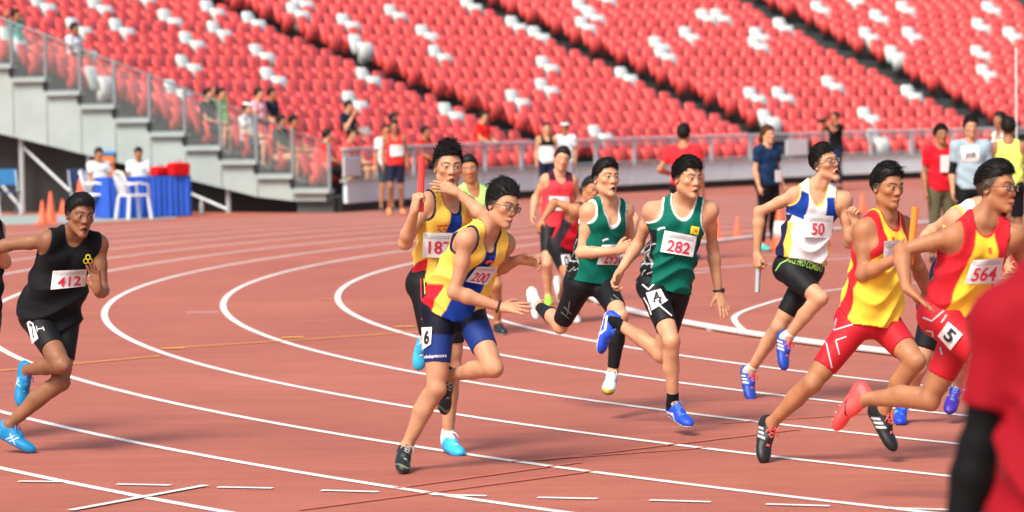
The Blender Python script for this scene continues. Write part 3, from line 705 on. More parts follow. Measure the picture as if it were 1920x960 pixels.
def hair_strands(B, F, parent, base, n=700, ln=.03, flow=(0, .3, 1), lift=.35, r0=.0030, seed=1, jit=.35, col=(.010, .009, .0085)):
    r = np.random.default_rng(seed); A = B.HA; z = B.hs; d = r.normal(size=(n*2, 3)); d[:, 1] = np.abs(d[:, 1])*1.1-.35; d /= np.linalg.norm(d, axis=1)[:, None]
    c = B.H(0, .025, -.012); W = d @ A; t = np.full(len(d), .24*z)
    for _ in range(30): t = t-np.clip(F.at(c+W*t[:, None]), -.02, .05)*.85
    P = c+W*t[:, None]; ok = (np.abs(F.at(P)) < .004) & (np.max([f(P) for f in F.cl], 0) < -.0015); P, W, d = P[ok][:n], W[ok][:n], d[ok][:n]; m = len(P)
    fl = (np.asarray(flow, float)[None]+r.normal(size=(m, 3))*jit) @ A; tn = fl-W*(fl*W).sum(1)[:, None]; tn /= np.linalg.norm(tn, axis=1)[:, None]+1e-9
    up = np.clip(d[:, 1:2], 0, 1); d0 = tn+W*lift*(.3+up); d0 /= np.linalg.norm(d0, axis=1)[:, None]; d1 = tn+W*(lift*.5*up-.15); d1 /= np.linalg.norm(d1, axis=1)[:, None]
    l = (ln*z*r.uniform(.55, 1.25, m)*(.6+.4*up[:, 0]))[:, None]; p = [P-W*.004, P+d0*l*.45, P+d0*l*.45+d1*l*.4, P+d0*l*.45+d1*l*.75]; rr = [r0, r0*.9, r0*.6, r0*.12]
    sd = np.cross(d0, W); sd /= np.linalg.norm(sd, axis=1)[:, None]+1e-9; up2 = np.cross(sd, d0); V = []
    for q, ra in zip(p, rr):
        for g in (0, 2.094, 4.189): V.append(q+ra*z*(math.cos(g)*sd+math.sin(g)*up2*.6))
    V = np.stack(V, 1); idx = np.arange(m)[:, None]*12; Q = []
    for i in range(3):
        for j in range(3): Q.append(np.concatenate([idx+i*3+j, idx+i*3+(j+1) % 3, idx+i*3+3+(j+1) % 3, idx+i*3+3+j], 1))
    Q = np.concatenate(Q); X = (V.reshape(-1, 3)-base).astype(np.float32); me = bpy.data.meshes.new('hair_strands'); me.vertices.add(len(X)); me.vertices.foreach_set('co', X.ravel())
    me.loops.add(len(Q)*4); me.loops.foreach_set('vertex_index', Q.ravel().astype(np.int32)); me.polygons.add(len(Q)); me.polygons.foreach_set('loop_start', np.arange(0, len(Q)*4, 4, dtype=np.int32)); me.polygons.foreach_set('loop_total', np.full(len(Q), 4, np.int32))
    me.polygons.foreach_set('use_smooth', np.ones(len(Q), bool)); me.update(calc_edges=True)
    cc = np.repeat(np.asarray(col)[None]*r.uniform(.5, 1.7, (m, 1)), 12, 0); at = me.attributes.new('Col', 'FLOAT_COLOR', 'POINT'); at.data.foreach_set('color', np.concatenate([cc, np.ones((len(cc), 1))], 1).astype(np.float32).ravel())
    return link('hair_strands', me, HAIR, parent)
def raycast(F, pix, t0, steps=48, off=0.):
    pix = np.asarray(pix, float); d = np.stack([ray(*p) for p in pix]); d /= np.linalg.norm(d, axis=1)[:, None]; o = np.array([0, 0, CAMH]); t = np.full(len(pix), float(t0))
    for _ in range(steps):
        v = F.at(o+d*t[:, None])-off; t = t+np.clip(v, -.02, .25)*.8
    ok = np.abs(F.at(o+d*t[:, None])-off) < .006
    return t, d, ok
def decal(name, F, quad, mesh2d, m, parent, base, depth, off=.004, fit=True, n=9):
    """mesh2d: (verts in the unit square, x right, y down; faces); quad: photo corners TL TR BR BL, hit onto the garment F"""
    q = np.asarray(quad, float)
    bil = lambda st: (q[0][None]*((1-st[:, :1])*(1-st[:, 1:]))+q[1][None]*(st[:, :1]*(1-st[:, 1:]))+q[2][None]*(st[:, :1]*st[:, 1:])+q[3][None]*((1-st[:, :1])*st[:, 1:]))
    gs = np.array([(a, b) for a in np.linspace(.02, .98, n) for b in np.linspace(.02, .98, n)])
    t, d, ok = raycast(F, bil(gs), depth-.6)
    if ok.sum() < 8: print('DECAL MISS', name, ok.sum()); return None
    Bs = lambda st: np.stack([np.ones(len(st)), st[:, 0], st[:, 1], st[:, 0]**2, st[:, 0]*st[:, 1], st[:, 1]**2], 1)
    co = np.linalg.lstsq(Bs(gs[ok]), t[ok], rcond=None)[0]; co = np.linalg.lstsq(Bs(gs[ok]), np.minimum(t[ok], Bs(gs[ok]) @ co), rcond=None)[0]
    co[0] -= max(0., np.percentile(Bs(gs[ok]) @ co-t[ok], 93))
    st = np.asarray(mesh2d[0], float); px = bil(st); dd = np.stack([ray(*p) for p in px]); dd /= np.linalg.norm(dd, axis=1)[:, None]
    wv = .0032*np.sin(7.5*st[:, 0]+2.2*st[:, 1]+quad[0][0])*np.sin(4.5*st[:, 1]+quad[0][1])+.0015*np.sin(15*st[:, 0]-9*st[:, 1])
    P = np.array([0, 0, CAMH])+dd*((Bs(st) @ co)-off-.002-wv*(1 if fit else 0))[:, None]
    me = bpy.data.meshes.new(name); me.from_pydata((P-base).tolist(), [], mesh2d[1]); me.update()
    return link(name, me, m, parent)
def gridmesh(n=8, k=None, inset=0.):
    k = k or n; vs = [(inset+(1-2*inset)*i/n, inset+(1-2*inset)*j/k) for j in range(k+1) for i in range(n+1)]
    fs = [(j*(n+1)+i, j*(n+1)+i+1, (j+1)*(n+1)+i+1, (j+1)*(n+1)+i) for j in range(k) for i in range(n)]; return vs, fs
_tc = {}
def text2d(txt, box, bold=.012, shear=0.):
    """glyph outlines as a mesh scaled into box (x0,y0,x1,y1) of the unit square, y down"""
    if (txt, bold, shear) not in _tc:
        c = bpy.data.curves.new('t', 'FONT'); c.body = txt; c.resolution_u = 4; c.offset = bold; c.shear = shear; o = bpy.data.objects.new('t', c); COL.objects.link(o)
        dg = bpy.context.evaluated_depsgraph_get(); me = bpy.data.meshes.new_from_object(o.evaluated_get(dg))
        v = np.array([p.co[:2] for p in me.vertices]); f = [tuple(p.vertices) for p in me.polygons]; bpy.data.objects.remove(o); bpy.data.curves.remove(c); bpy.data.meshes.remove(me)
        _tc[(txt, bold, shear)] = (v, f)
    v, f = _tc[(txt, bold, shear)]; lo, hi = v.min(0), v.max(0); q = (v-lo)/(hi-lo); x0, y0, x1, y1 = box
    return np.stack([x0+q[:, 0]*(x1-x0), y1-q[:, 1]*(y1-y0)], 1), f
def pline(name, F, pts, wpx, m, parent, base, depth, off=.004):
    """a printed stripe: ribbon through photo points, laid on the garment F"""
    P = smooth_path([np.array([*p, 0.]) for p in pts], 6) if len(pts) > 2 else [np.array([*pts[0], 0])*(1-t)+np.array([*pts[1], 0])*t for t in np.linspace(0, 1, 8)]
    P = [p[:2] for p in P]; A = []; fs = []
    for i, p in enumerate(P):
        d = P[min(i+1, len(P)-1)]-P[max(i-1, 0)]; d = d/(np.linalg.norm(d)+1e-9); nn = np.array([-d[1], d[0]])*wpx/2; A += [p-nn, p+nn]
    t, d, ok = raycast(F, A, depth-.6)
    if not ok.any(): return None
    t = np.where(ok, t, np.nan); tf = t.reshape(-1, 2); mt = np.nanmedian(tf)
    V = np.array([0, 0, CAMH])+d*(np.where(np.isnan(t), mt, t)-off)[:, None]
    okr = ok.reshape(-1, 2).all(1); fs = [(2*i, 2*i+1, 2*i+3, 2*i+2) for i in range(len(P)-1) if okr[i] and okr[i+1]]
    if not fs: return None
    me = bpy.data.meshes.new(name); me.from_pydata((V-base).tolist(), [], fs); me.update(); return link(name, me, m, parent)
# ------------------------------------------------------------------ people
def L(r, g, b): 
    c = np.array([r, g, b])/255.; return np.where(c <= .04045, c/12.92, ((c+.055)/1.055)**2.4)
def mixc(P, base): return np.tile(np.asarray(base, float), (len(P), 1))
def sub_prim(F, G, plane, lo, hi, k=.02):
    F.fn(lambda P: np.maximum(G.at(P), plane(P)), lo, hi, k)
def axis_t(P, a, b):
    d = b-a; return ((P-a) @ d)/(d @ d)
def make_vest(B, root, base, colour, h=.0068, hem=-.02, loose=.012, neck=(.062, .13, .05), sleeve=None, wr=.006, add=.010, seed=1, name='vest', m=None, flare=0., arm=(.215, .84, .088, .095), belly=0.):
    F = Field(); B.torso(F, add*B.S, loose, flare, hem-.03, 1.0, wr=wr*1.5, seed=seed, belly=belly); B.shoulders(F, add*B.S); TL = B.TL
    for e in 'rl': F.ell(B.j[e+'s']-B.up*.004, np.full(3, .046*B.g+add*B.S), None, .05)
    def neckE(P, u, v, w):
        dep = np.where(w > 0, neck[1], neck[2])*B.S; return np.sqrt((u/(neck[0]*B.S))**2+(np.maximum((1.03-v)*TL, 0)/dep)**2)
    def armE(u, v): return np.sqrt((np.minimum(np.abs(u)-arm[0]*B.g, 0)/(arm[2]*B.g))**2+(np.minimum(v-arm[1], 0)*TL/(arm[3]*B.S))**2)
    def cl(P):
        u, v, w = B.uvw(P); d = (hem+.008*np.sin(np.arctan2(u, w)*2+seed)-v)*TL
        d = np.maximum(d, (1-neckE(P, u, v, w))*neck[0]*B.S)
        if sleeve is None: d = np.maximum(d, (1-armE(u, v))*arm[2]*B.g)
        return d
    F.clip(cl)
    if sleeve:
        G = Field()
        for e in 'rl':
            a, b = B.j[e+'s'], B.j[e+'e']; q = Field().cone(a+B.up*.0, b, .062*B.g, .056*B.g)
            sub_prim(F, q, lambda P, a=a, b=b: np.maximum((axis_t(P, a, b)-sleeve)*np.linalg.norm(b-a), -1), np.minimum(a, b)-.09, np.maximum(a, b)+.09, .03)
    def col(P):
        u, v, w = B.uvw(P); ph = np.arctan2(np.abs(u), w); return colour(P, u, v, w, ph, neckE(P, u, v, w), armE(u, v))
    o = surf(name, F, h, m or CLOTH, base, root, col); return o, F
def make_shorts(B, root, base, colour, h=.0076, length=(.62, .62), waist=.20, add=.006, wr=0., name='shorts', m=None, lower=False, seed=2):
    F = Field(); B.torso(F, add*B.S, 0, 0, -.16, waist+.02, wr=wr, seed=seed)
    gl = Field(); B.glutes(gl, add*B.S)
    for f, lo, hi, k, op in gl.pr: F.fn(f, lo, hi, k)
    for e, ln in zip('rl', length):
        G = Field(); B.leg(G, e, add*B.S, lower=lower); a, b = B.j[e+'h'], B.j[e+'k']; c = B.j[e+'a']
        if lower: pl = lambda P, b=b, c=c, ln=ln: (axis_t(P, b, c)-ln)*np.linalg.norm(c-b)
        else: pl = lambda P, a=a, b=b, ln=ln: (axis_t(P, a, b)-ln)*np.linalg.norm(b-a)
        if wr:
            pl0 = pl; G0 = G; G = Field(); G.fn(lambda P, G0=G0: G0.at(P)-wr*wob(P, seed, 30), a, b)
        pts = [a, b]+([c] if lower else []); sub_prim(F, G, pl, np.min(pts, 0)-.12, np.max(pts, 0)+.12, .03)
    F.clip(lambda P: (B.uvw(P)[1]-waist)*B.TL)
    def col(P):
        tr, tl = axis_t(P, B.j['rh'], B.j['rk']), axis_t(P, B.j['lh'], B.j['lk'])
        dr = np.linalg.norm(P-B.j['rh']-np.clip(tr, 0, 1)[:, None]*(B.j['rk']-B.j['rh']), axis=1); dl = np.linalg.norm(P-B.j['lh']-np.clip(tl, 0, 1)[:, None]*(B.j['lk']-B.j['lh']), axis=1)
        right = dr < dl; t = np.where(right, tr, tl); u, v, w = B.uvw(P); return colour(P, right, t, u, v, w)
    return surf(name, F, h, m or TIGHT, base, root, col), F
def foot_frame(B, e):
    a, t, k = B.j[e+'a'], B.j[e+'t'], B.j[e+'k']; e1 = nrm(t-a); s = k-a; e2 = nrm(s-e1*(s @ e1)); c = math.radians(21)
    ft = math.cos(c)*e1+math.sin(c)*e2; fn = -math.sin(c)*e1+math.cos(c)*e2; return a, ft, fn, np.cross(ft, fn)
def make_shoe(B, e, root, base, colour, sole=(.75, .75, .75), h=.0054, lace=None, sock=None, spikes=True, label=None, full=True):
    a, ft, fn, fs = foot_frame(B, e); S = B.S; A = np.stack([ft, fs, fn]); pt = lambda x, y, z: a+S*(x*ft+y*fs+z*fn)
    def build(F, add):
        F.ell(pt(-.018, 0, -.050), np.array([.050, .033, .044])*S+add, A, .02); F.ell(pt(.045, 0, -.052), np.array([.075, .035, .042])*S+add, A, .02)
        F.ell(pt(.115, .0, -.064), np.array([.085, .044, .030])*S+add, A, .025); F.ell(pt(.160, .0, -.068), np.array([.052, .036, .024])*S+add, A, .02)
        F.cone(pt(.0, 0, -.015), pt(.075, 0, -.035), .037*S+add, .031*S+add, .02); return F
    F = build(Field(), 0.); F.cone(pt(-.03, 0, -.01), pt(-.034, 0, .012), .022*S, .012*S, .02)
    loc = lambda P: ((P-a) @ A.T)/S
    F.clip(lambda P: (-.084-loc(P)[:, 2])*S); F.clip(lambda P: (loc(P)[:, 2]-(.014-.25*loc(P)[:, 0]*(loc(P)[:, 0] < 0)-.0*loc(P)[:, 0]))*S)
    o = surf('shoe', F, h, SHOE, base, root, lambda P: colour(P, loc(P)))
    if label and o: o['label'] = label
    G = build(Field(), .003); G.clip(lambda P: (loc(P)[:, 2]+.076+.0*P[:, 0])*S); G.clip(lambda P: (-.092-loc(P)[:, 2])*S)
    surf('sole', G, h*1.4, SHOE, base, o, lambda P: mixc(P, sole))
    if full:
        if lace is not None:
            mb = MB()
            for i in range(5):
                x = .034+.019*i; zt = lambda q: float(np.interp(q, [.03, .075, .115, .15], [.013, -.001, -.029, -.037])); y = .019-.001*i
                for sgn in (1, -1): mb.tube([pt(x, -y*sgn, zt(x)-.009), pt(x+.006, -y*sgn*.4, zt(x+.006)), pt(x+.013, y*sgn*.4, zt(x+.013)), pt(x+.019, y*sgn, zt(x+.019)-.009)], .0034*S, 5)
            for sgn in (1, -1): mb.tube([pt(.032, 0, .016), pt(.045, sgn*.024, .022), pt(.066, sgn*.040, -.004)], .003*S, 5)
            mb.v = [tuple(np.array(v)-base) for v in mb.v]; mb.build('lace', lace, o, True)
        if spikes:
            mb = MB()
            for x, y in ((.09, .03), (.09, -.03), (.13, .034), (.13, -.034), (.17, .022), (.17, -.022), (.195, 0)): mb.tube([pt(x, y, -.088), pt(x, y, -.100)], [.004*S, .0015*S], 5)
            mb.v = [tuple(np.array(v)-base) for v in mb.v]; mb.build('spike', MT['steel'], o)
    if sock:
        scol, hi_ = sock; K = Field(); k = B.j[e+'k']; d = nrm(k-a); K.cone(a-fn*.035*S-ft*.008, a+d*hi_*S, .039*B.g, .0375*B.g); sub = Field()
        sub_prim(sub, K, lambda P: ((P-a) @ d)-hi_*S, a-.14, a+.14+np.abs(d)*hi_)
        sub.cone(a-fn*.01*S, a+ft*.06*S-fn*.045*S, .036*S, .030*S, .02)
        surf('sock', sub, h, CLOTH, base, root, lambda P: mixc(P, scol))
    return o
def glasses(B, root, base, colm, rx=.021, ry=.0145, full=True, yo=.0):
    H = B.H; fr = empty('glasses', (0, 0, 0)); fr.parent = root; mb = MB(); r = .0018*B.hs
    for q in (-1, 1):
        ring = [H(q*(.033+rx*np.sign(math.cos(t))*abs(math.cos(t))**.6), yo+.001+ry*np.sign(math.sin(t))*abs(math.sin(t))**.6, .099-.012*(abs(math.cos(t)) if math.cos(t)*1 > 0 else 0)) for t in np.linspace(0, 2*math.pi, 24, endpoint=False)]
        g = MB().tube(ring, r, 6, True); g.v = [tuple(np.array(v)-base) for v in g.v]; g.build('rim', colm, fr, True)
        ln = MB().add(ring, [tuple(range(24))]); ln.v = [tuple(np.array(v)-base) for v in ln.v]; ln.build('lens', MT['glass'], fr)
        t = MB().tube([H(q*.055, yo+.006, .094), H(q*.076, yo+.006, .075), H(q*.083, yo+.004, .0), H(q*.081, yo-.01, -.03)], r, 6); t.v = [tuple(np.array(v)-base) for v in t.v]; t.build('temple', colm, fr, True)
    t = MB().tube([H(-.013, yo+.006, .1), H(0, yo+.009, .104), H(.013, yo+.006, .1)], r, 6); t.v = [tuple(np.array(v)-base) for v in t.v]; t.build('bridge', colm, fr, True)
def body_surface(B, root, base, skin, h, hands=None, mouth=0., detail=True, pucker=0., feet=True, stub=None, armcol=None, clothed=False, head=True, fine_head=False):
    F = Field(); B.torso(F); B.shoulders(F); B.glutes(F)
    for e in 'rl':
        B.arm(F, e); B.leg(F, e)
        a, ft, fn, fs = foot_frame(B, e); S = B.S
        F.cone(a, a+S*(.10*ft-.05*fn), .030*S, .022*S, .02); F.cone(a, a+S*(-.03*ft-.045*fn), .03*S, .022*S, .02)
    if head: B.head(F, mouth, detail, pucker)
    for e in 'rl':
        hd = (hands or {}).get(e)
        if hd: B.hand(F, e, **hd)
        else: B.hand(F, e, B.j[e+'w']-B.j[e+'e'], B.fwd*.3+(B.lc if e == 'r' else -B.lc)+.001, .45)
    sk = np.asarray(skin)
    def col(P):
        c = mixc(P, sk); n = wob(P, 5, 14)[:, None]; c = c*(1+.05*n)
        for e in 'rl':                                   # warmer knees, elbows, knuckles
            for p, r, f in ((B.j[e+'k'], .05, .22), (B.j[e+'e'], .04, .22), (B.j[e+'w'], .10, .10)):
                m = np.exp(-(((P-p)**2).sum(1))/(r*r))[:, None]*f; c = c*(1-m)+(sk*np.array([.86, .66, .60]))*m
        u, v, w = B.uvw(P); m = (np.clip((.95-v)*6, 0, 1)*(v > .2)*(np.abs(u) < .16))[:, None]; c = c*(1+.06*m)
        if head: B.face_colour(P, c, sk, mouth, fine=detail, stub=stub)
        return c
    if h > .0066 and fine_head and head:
        up = nrm(B.j['hd']-B.j['nk']); return surf_split('body', F, h, .0075, [(B.j['hd'], .22, B.H(0, -.135, -.02), up)], SKIN, base, root, col), F
    if h > .0066 or not head: return surf('body', F, h, SKIN, base, root, col), F
    up = nrm(B.j['hd']-B.j['nk']); zones = [(B.j['hd'], .22, B.H(0, -.135, -.02), up)]
    for e in 'rl': zones.append((B.j[e+'w'], .21, B.j[e+'w'], nrm(B.j[e+'w']-B.j[e+'e'])))
    return surf_split('body', F, .0095, .0050, zones, SKIN, base, root, col), F
PEOPLE = []
def person(label, J, D, S=1., hunch=0., girth=1., skin=(.42, .24, .16), face=(.3, 0, 1), headup=None, mouth=0., pucker=0., hair={}, hands=None, h=.005, group=None, stub=None, detail=True, hs=1., hair_col=(.012, .0105, .010)):
    B = Body(J, D, S, hunch, girth); base = B.j['pv'].copy(); base[2] = min(B.j['rt'][2], B.j['lt'][2], B.j['ra'][2], B.j['la'][2])-.03; base[2] = max(base[2], 0) if 'pv3' not in J else base[2]
    root = empty('person', base, 0, label, 'person', group)
    B.set_head(CV(*face), None if headup is None else CV(*headup), hs)
    o, F = body_surface(B, root, base, skin, h, hands, mouth, detail, pucker, stub=stub)
    if hair is not None:
        hk = dict(hair); st = hk.pop('strands', None); hr = Field(); B.hair(hr, **hk); ho = surf('hair', hr, max(h*1.1, .0055), HAIR, base, root, B.hair_colour(3, hair_col))
        if st and ho: hair_strands(B, hr, ho, base, **st)
    PEOPLE.append((label, B)); return B, root, base
def bib(F, root, base, D, quad, num, box, emblem=True, ink='bib_red', name='bib', head=True):
    o = decal(name, F, quad, gridmesh(8), MT['bib'], root, base, D, .005)
    if o is None: return
    pn = [(x+a, y+b) for x in (.04, .94) for y in (.05, .93) for a, b in ((0, 0), (.05, .01), (.05, .035), (0, .025))]
    decal('safety_pin', F, quad, (pn, [(4*i, 4*i+1, 4*i+2, 4*i+3) for i in range(4)]), MT['steel'], o, base, D, .0075)
    if num: decal('number', F, quad, text2d(num, box, .018), MT[ink], o, base, D, .0085)
    if head:
        r = random.Random(4); vs = []; fs = []
        for y in (.12, .20):
            x = .20 if y < .15 else .16
            while x < .92:
                l = r.uniform(.02, .07); k = len(vs); vs += [(x, y), (x+l, y), (x+l, y+.045), (x, y+.045)]; fs.append((k, k+1, k+2, k+3)); x += l+.015
        decal('header_print', F, quad, (vs, fs), MT['grey_ink'], o, base, D, .0085)
        n = 14; ring = [(.09+.05*k*math.cos(2*math.pi*i/n), .14+.07*k*math.sin(2*math.pi*i/n)) for k in (1, .7) for i in range(n)]
        decal('crest', F, quad, (ring, [(i, (i+1) % n, n+(i+1) % n, n+i) for i in range(n)]), MT['grey_ink'], o, base, D, .0085)
    return o
def shoe_solid(c, c2=None, stripes=None, tip=None, lining=None):
    c = np.asarray(c)
    def f(P, q):
        o = mixc(P, c)
        if c2 is not None: m = q[:, 2] < -.060; o[m] = c2
        if tip is not None: soft(o, edge(-q[:, 0], -.176, .006)*(q[:, 2] < -.05), tip)
        if stripes is not None:
            for x0 in (.020, .046, .072):
                m = edge(np.abs(q[:, 0]-(x0+(q[:, 2]+.05)*.7)), .0065, .005)*((q[:, 2] < -.024) & (q[:, 2] > -.078) & (np.abs(q[:, 1]) > .014)); soft(o, m, stripes)
        if lining is not None: o[(q[:, 2] > -.004) & (q[:, 0] < .05)] = lining
        return o
    return f
def shoe_curve(c, cs, fn, c2=None):
    def f(P, q):
        o = mixc(P, c)
        if c2 is not None: o[q[:, 2] < -.066] = c2
        o[fn(q)] = cs; return o
    return f

def soft(c, m, col):
    """blend a dye into c with a soft-edged weight m"""
    m = np.clip(m, 0, 1)[:, None]; c[:] = c*(1-m)+np.asarray(col)*m; return c
def edge(x, e, wd): return np.clip((e-x)/wd+.5, 0, 1)      # 1 where x < e
# ---- kits
SK = L(200, 148, 114); SKT = L(172, 117, 82); SKD = L(136, 92, 66)
BLK = np.array([.0045, .005, .0068]); NAVY = L(20, 26, 60); GRN = L(0, 96, 80); TRIM = L(226, 232, 228); YEL = L(240, 200, 84); ROY = L(20, 62, 160); RED = L(190, 30, 42); WHT = np.array([.74, .75, .76])
def kit_black(P, u, v, w, ph, n, a): return mixc(P, BLK)
def kit_plain(c): return lambda P, u, v, w, ph, n, a: mixc(P, c)
def kit_green(P, u, v, w, ph, n, a):
    c = mixc(P, GRN); side = np.clip((v < .60)*edge(np.abs(ph-1.75), .62, .05), 0, 1); soft(c, side, BLK); rr = np.random.default_rng(8); X = v*.5; Y = w
    for i in range(13):
        x0, y0, an = rr.uniform(-.02, .3), rr.uniform(-.1, .1), rr.uniform(.2, 2.9); dd = np.abs((X-x0)*math.sin(an)-(Y-y0)*math.cos(an)); al = np.abs((X-x0)*math.cos(an)+(Y-y0)*math.sin(an)) < .075
        soft(c, (side > .5)*edge(dd, .0014, .003)*al, TRIM)
    soft(c, np.maximum(edge(n, 1.13, .06), edge(a, 1.10, .05)), TRIM); return c
def kit_yellow(P, u, v, w, ph, n, a):
    c = mixc(P, YEL); au = np.abs(u); soft(c, edge(au, .034+.055*np.clip(.86-v, 0, 1), .006)*(v < .90), ROY*.8)
    soft(c, (v < .34)*edge(-ph, -.95, .05)*edge(v, .30-.16*np.clip(ph-1, 0, 1), .02), RED*np.array([1., .9, 1.1])); soft(c, (v < .34)*edge(np.abs(ph-.93), .07, .03), YEL)
    soft(c, np.maximum(edge(n, 1.07, .05), edge(a, 1.07, .04)), NAVY*.7); return c
def kit_white(P, u, v, w, ph, n, a):
    c = mixc(P, WHT); au = np.abs(u); soft(c, edge(np.abs(v-.72-(au-.09)*.4), .16, .015)*edge(-au, -.060-.05*np.clip(.75-v, 0, 1), .006)*(ph < 1.7), ROY*.75)
    soft(c, (v < .58)*edge(-ph, -1.05-.35*v, .05), NAVY); soft(c, (v < .50)*edge(np.abs(ph-1.05-.3*v), .16, .04), YEL)
    soft(c, np.maximum(edge(n, 1.09, .05), edge(a, 1.08, .04)), YEL*.9); return c
def kit_redyel(P, u, v, w, ph, n, a):
    c = mixc(P, YEL*np.array([1.0, .93, .45])); au = np.abs(u)
    soft(c, edge(-au, -(.048+.10*np.clip(.90-v, 0, 1)), .006), RED); soft(c, edge(w, -.03, .01)*edge(au, .06, .01), YEL)
    soft(c, edge(n, 1.10, .05), RED*.9); return c
def kit_yelred(P, u, v, w, ph, n, a):
    c = mixc(P, YEL*np.array([1.0, .96, .55])); soft(c, edge(a, 1.42, .05), RED); soft(c, edge(np.abs(ph-1.65), .24, .05)*(v < .66), RED); soft(c, edge(n, 1.16, .05), RED*.92); return c
def sh_black(P, r, t, u, v, w): return mixc(P, BLK*1.2)
def sh_red(P, r, t, u, v, w): return mixc(P, RED*np.array([.95, .8, .9]))
def sh_blue(P, r, t, u, v, w):
    c = mixc(P, NAVY*.35); soft(c, edge(-t, -.30-.04*np.sign(u)*0, .02), ROY*np.array([1.2, .62, .50])); return c
def redlines(FS, polys, so_, base, D, wpx=3.2, m='grey_print'):
    for pl in polys:
        for a_, b_ in zip(pl[:-1], pl[1:]): pline('stripe', FS, [a_, b_], wpx, MT[m], so_, base, D)
def hipnum(FS, qd, num, so_, base, D, box=(.25, .1, .78, .9)):
    q = decal('hip_number', FS, qd, gridmesh(5), MT['bib'], so_, base, D, .005)
    if q: decal('numeral', FS, qd, text2d(num, box, .03), MT['ink'], q, base, D, .011)
def loc_mesh(mb, base): mb.v = [tuple(np.array(v)-base) for v in mb.v]; return mb
def wristband(B, e, root, base, m, name, beads=False, back=.012):
    w_ = B.j[e+'w']; d_ = nrm(w_-B.j[e+'e']); a1 = nrm(np.cross(d_, [0, 0, 1.] if abs(d_[2]) < .95 else [1., 0, 0])); a2 = np.cross(d_, a1); mb = MB(); c = w_-d_*back
    if beads:
        for t in np.linspace(0, 6.283, 16, endpoint=False): q = c+.031*(math.cos(t)*a1+math.sin(t)*a2); mb.tube([q-d_*.006, q-d_*.003, q+d_*.003, q+d_*.006], [.002, .006, .006, .002], 6)
    else: mb.tube([c+.029*(math.cos(t)*a1+math.sin(t)*a2) for t in np.linspace(0, 6.283, 16, endpoint=False)], .006, 6, True)
    return loc_mesh(mb, base).build(name, m, root, True)
def baton(p, q, m, label):
    p, q = np.array(p), np.array(q); d = nrm(q-p); r = .019; base = (p+q)/2
    o = loc_mesh(MB().tube([p, p+d*.003, q-d*.003, q], [r*.9, r, r, r*.9], 20), base).build('relay_baton', m); o.location = base; tag(o, label, 'baton')
    for e, s in ((p, -1), (q, 1)): loc_mesh(MB().tube([e-d*s*.002, e+d*s*.0015], r*.72, 16), base).build('end_opening', MT['black'], o)
# ---- black vest 412
J = dict(pv=(92, 594), nk=(136, 436, -.6), hd=(151, 404, -.6), rs=(92, 450, -1), ls=(184, 458, .6), re=(12, 460, .5), rw=(-60, 480, .5), le=(192, 545, -.3), lw=(183, 546, -1),
         rh=(66, 597, -1), lh=(120, 597, 1), rk=(116, 684, -1), ra=(52, 694, 1), rt=(40, 758, .3), lk=(113, 716, -.6), la=(16, 797, .5), lt=(52, 836, -.2))
D = 18.1
B, root, base = person('runner in a black vest numbered 412 with bright blue shoes', J, D, 1.0, skin=SKD, face=(.52, -.14, .95), mouth=.55, headup=(.12, 1, .1), hands=dict(l=dict(d=CV(-.1, 1, .25), n=CV(-.5, 0, .8), curl=.12, splay=.2), r=dict(d=CV(-1, 0, 0), n=CV(0, -1, 0))),
    hair=dict(side=.006, thick=0.008, top=0.014, front=.012, spikes=14, sdir=(.1, .4, 1), slen=0.024, seed=5, strands=dict(n=1120, ln=0.035, flow=(0.15, 0.2, 1), lift=0.18, seed=5, jit=0.19)))
o, F = make_vest(B, root, base, kit_black, hem=-.06, loose=.022, flare=.03, neck=(.060, .080, .04), arm=(.228, .82, .080, .105), wr=.011, seed=3)
bib(F, o, base, D, [(99, 508), (163, 505), (160, 537), (95, 543)], '412', (.18, .36, .86, .90))
for ang in (90, 210, 330):
    x, y = 165+5*math.cos(math.radians(ang)), 487-5*math.sin(math.radians(ang)); pline('emblem', F, [(x+4*math.cos(t), y+4.4*math.sin(t)) for t in np.linspace(0, 6.283, 12)], 2.3, MT['yel_ink'], o, base, D, .005)
so_, FS = make_shorts(B, root, base, sh_black, length=(.66, .66))
hipnum(FS, [(48, 597), (62, 606), (72, 634), (60, 645)], '7', so_, base, D, (.3, .12, .8, .85))
redlines(FS, [[(68, 611), (70, 622)], [(80, 612), (83, 620)], [(69, 617), (82, 615)]], so_, base, D, 2.2, 'grey_ink')
sc = shoe_curve(L(16, 128, 184), L(200, 225, 235), lambda q: (((np.abs(q[:, 0]-.05-(q[:, 2]+.05)*.9) < .004) | (np.abs(q[:, 0]-.075-(q[:, 2]+.05)*.9) < .004) | (np.abs(q[:, 0]-.062+(q[:, 2]+.05)*1.2) < .004)) & (np.abs(q[:, 1]) > .015) & (q[:, 2] < -.03)))
for e in 'rl': make_shoe(B, e, root, base, sc, sole=L(20, 110, 170), lace=MT['lace_blue'], spikes=False)
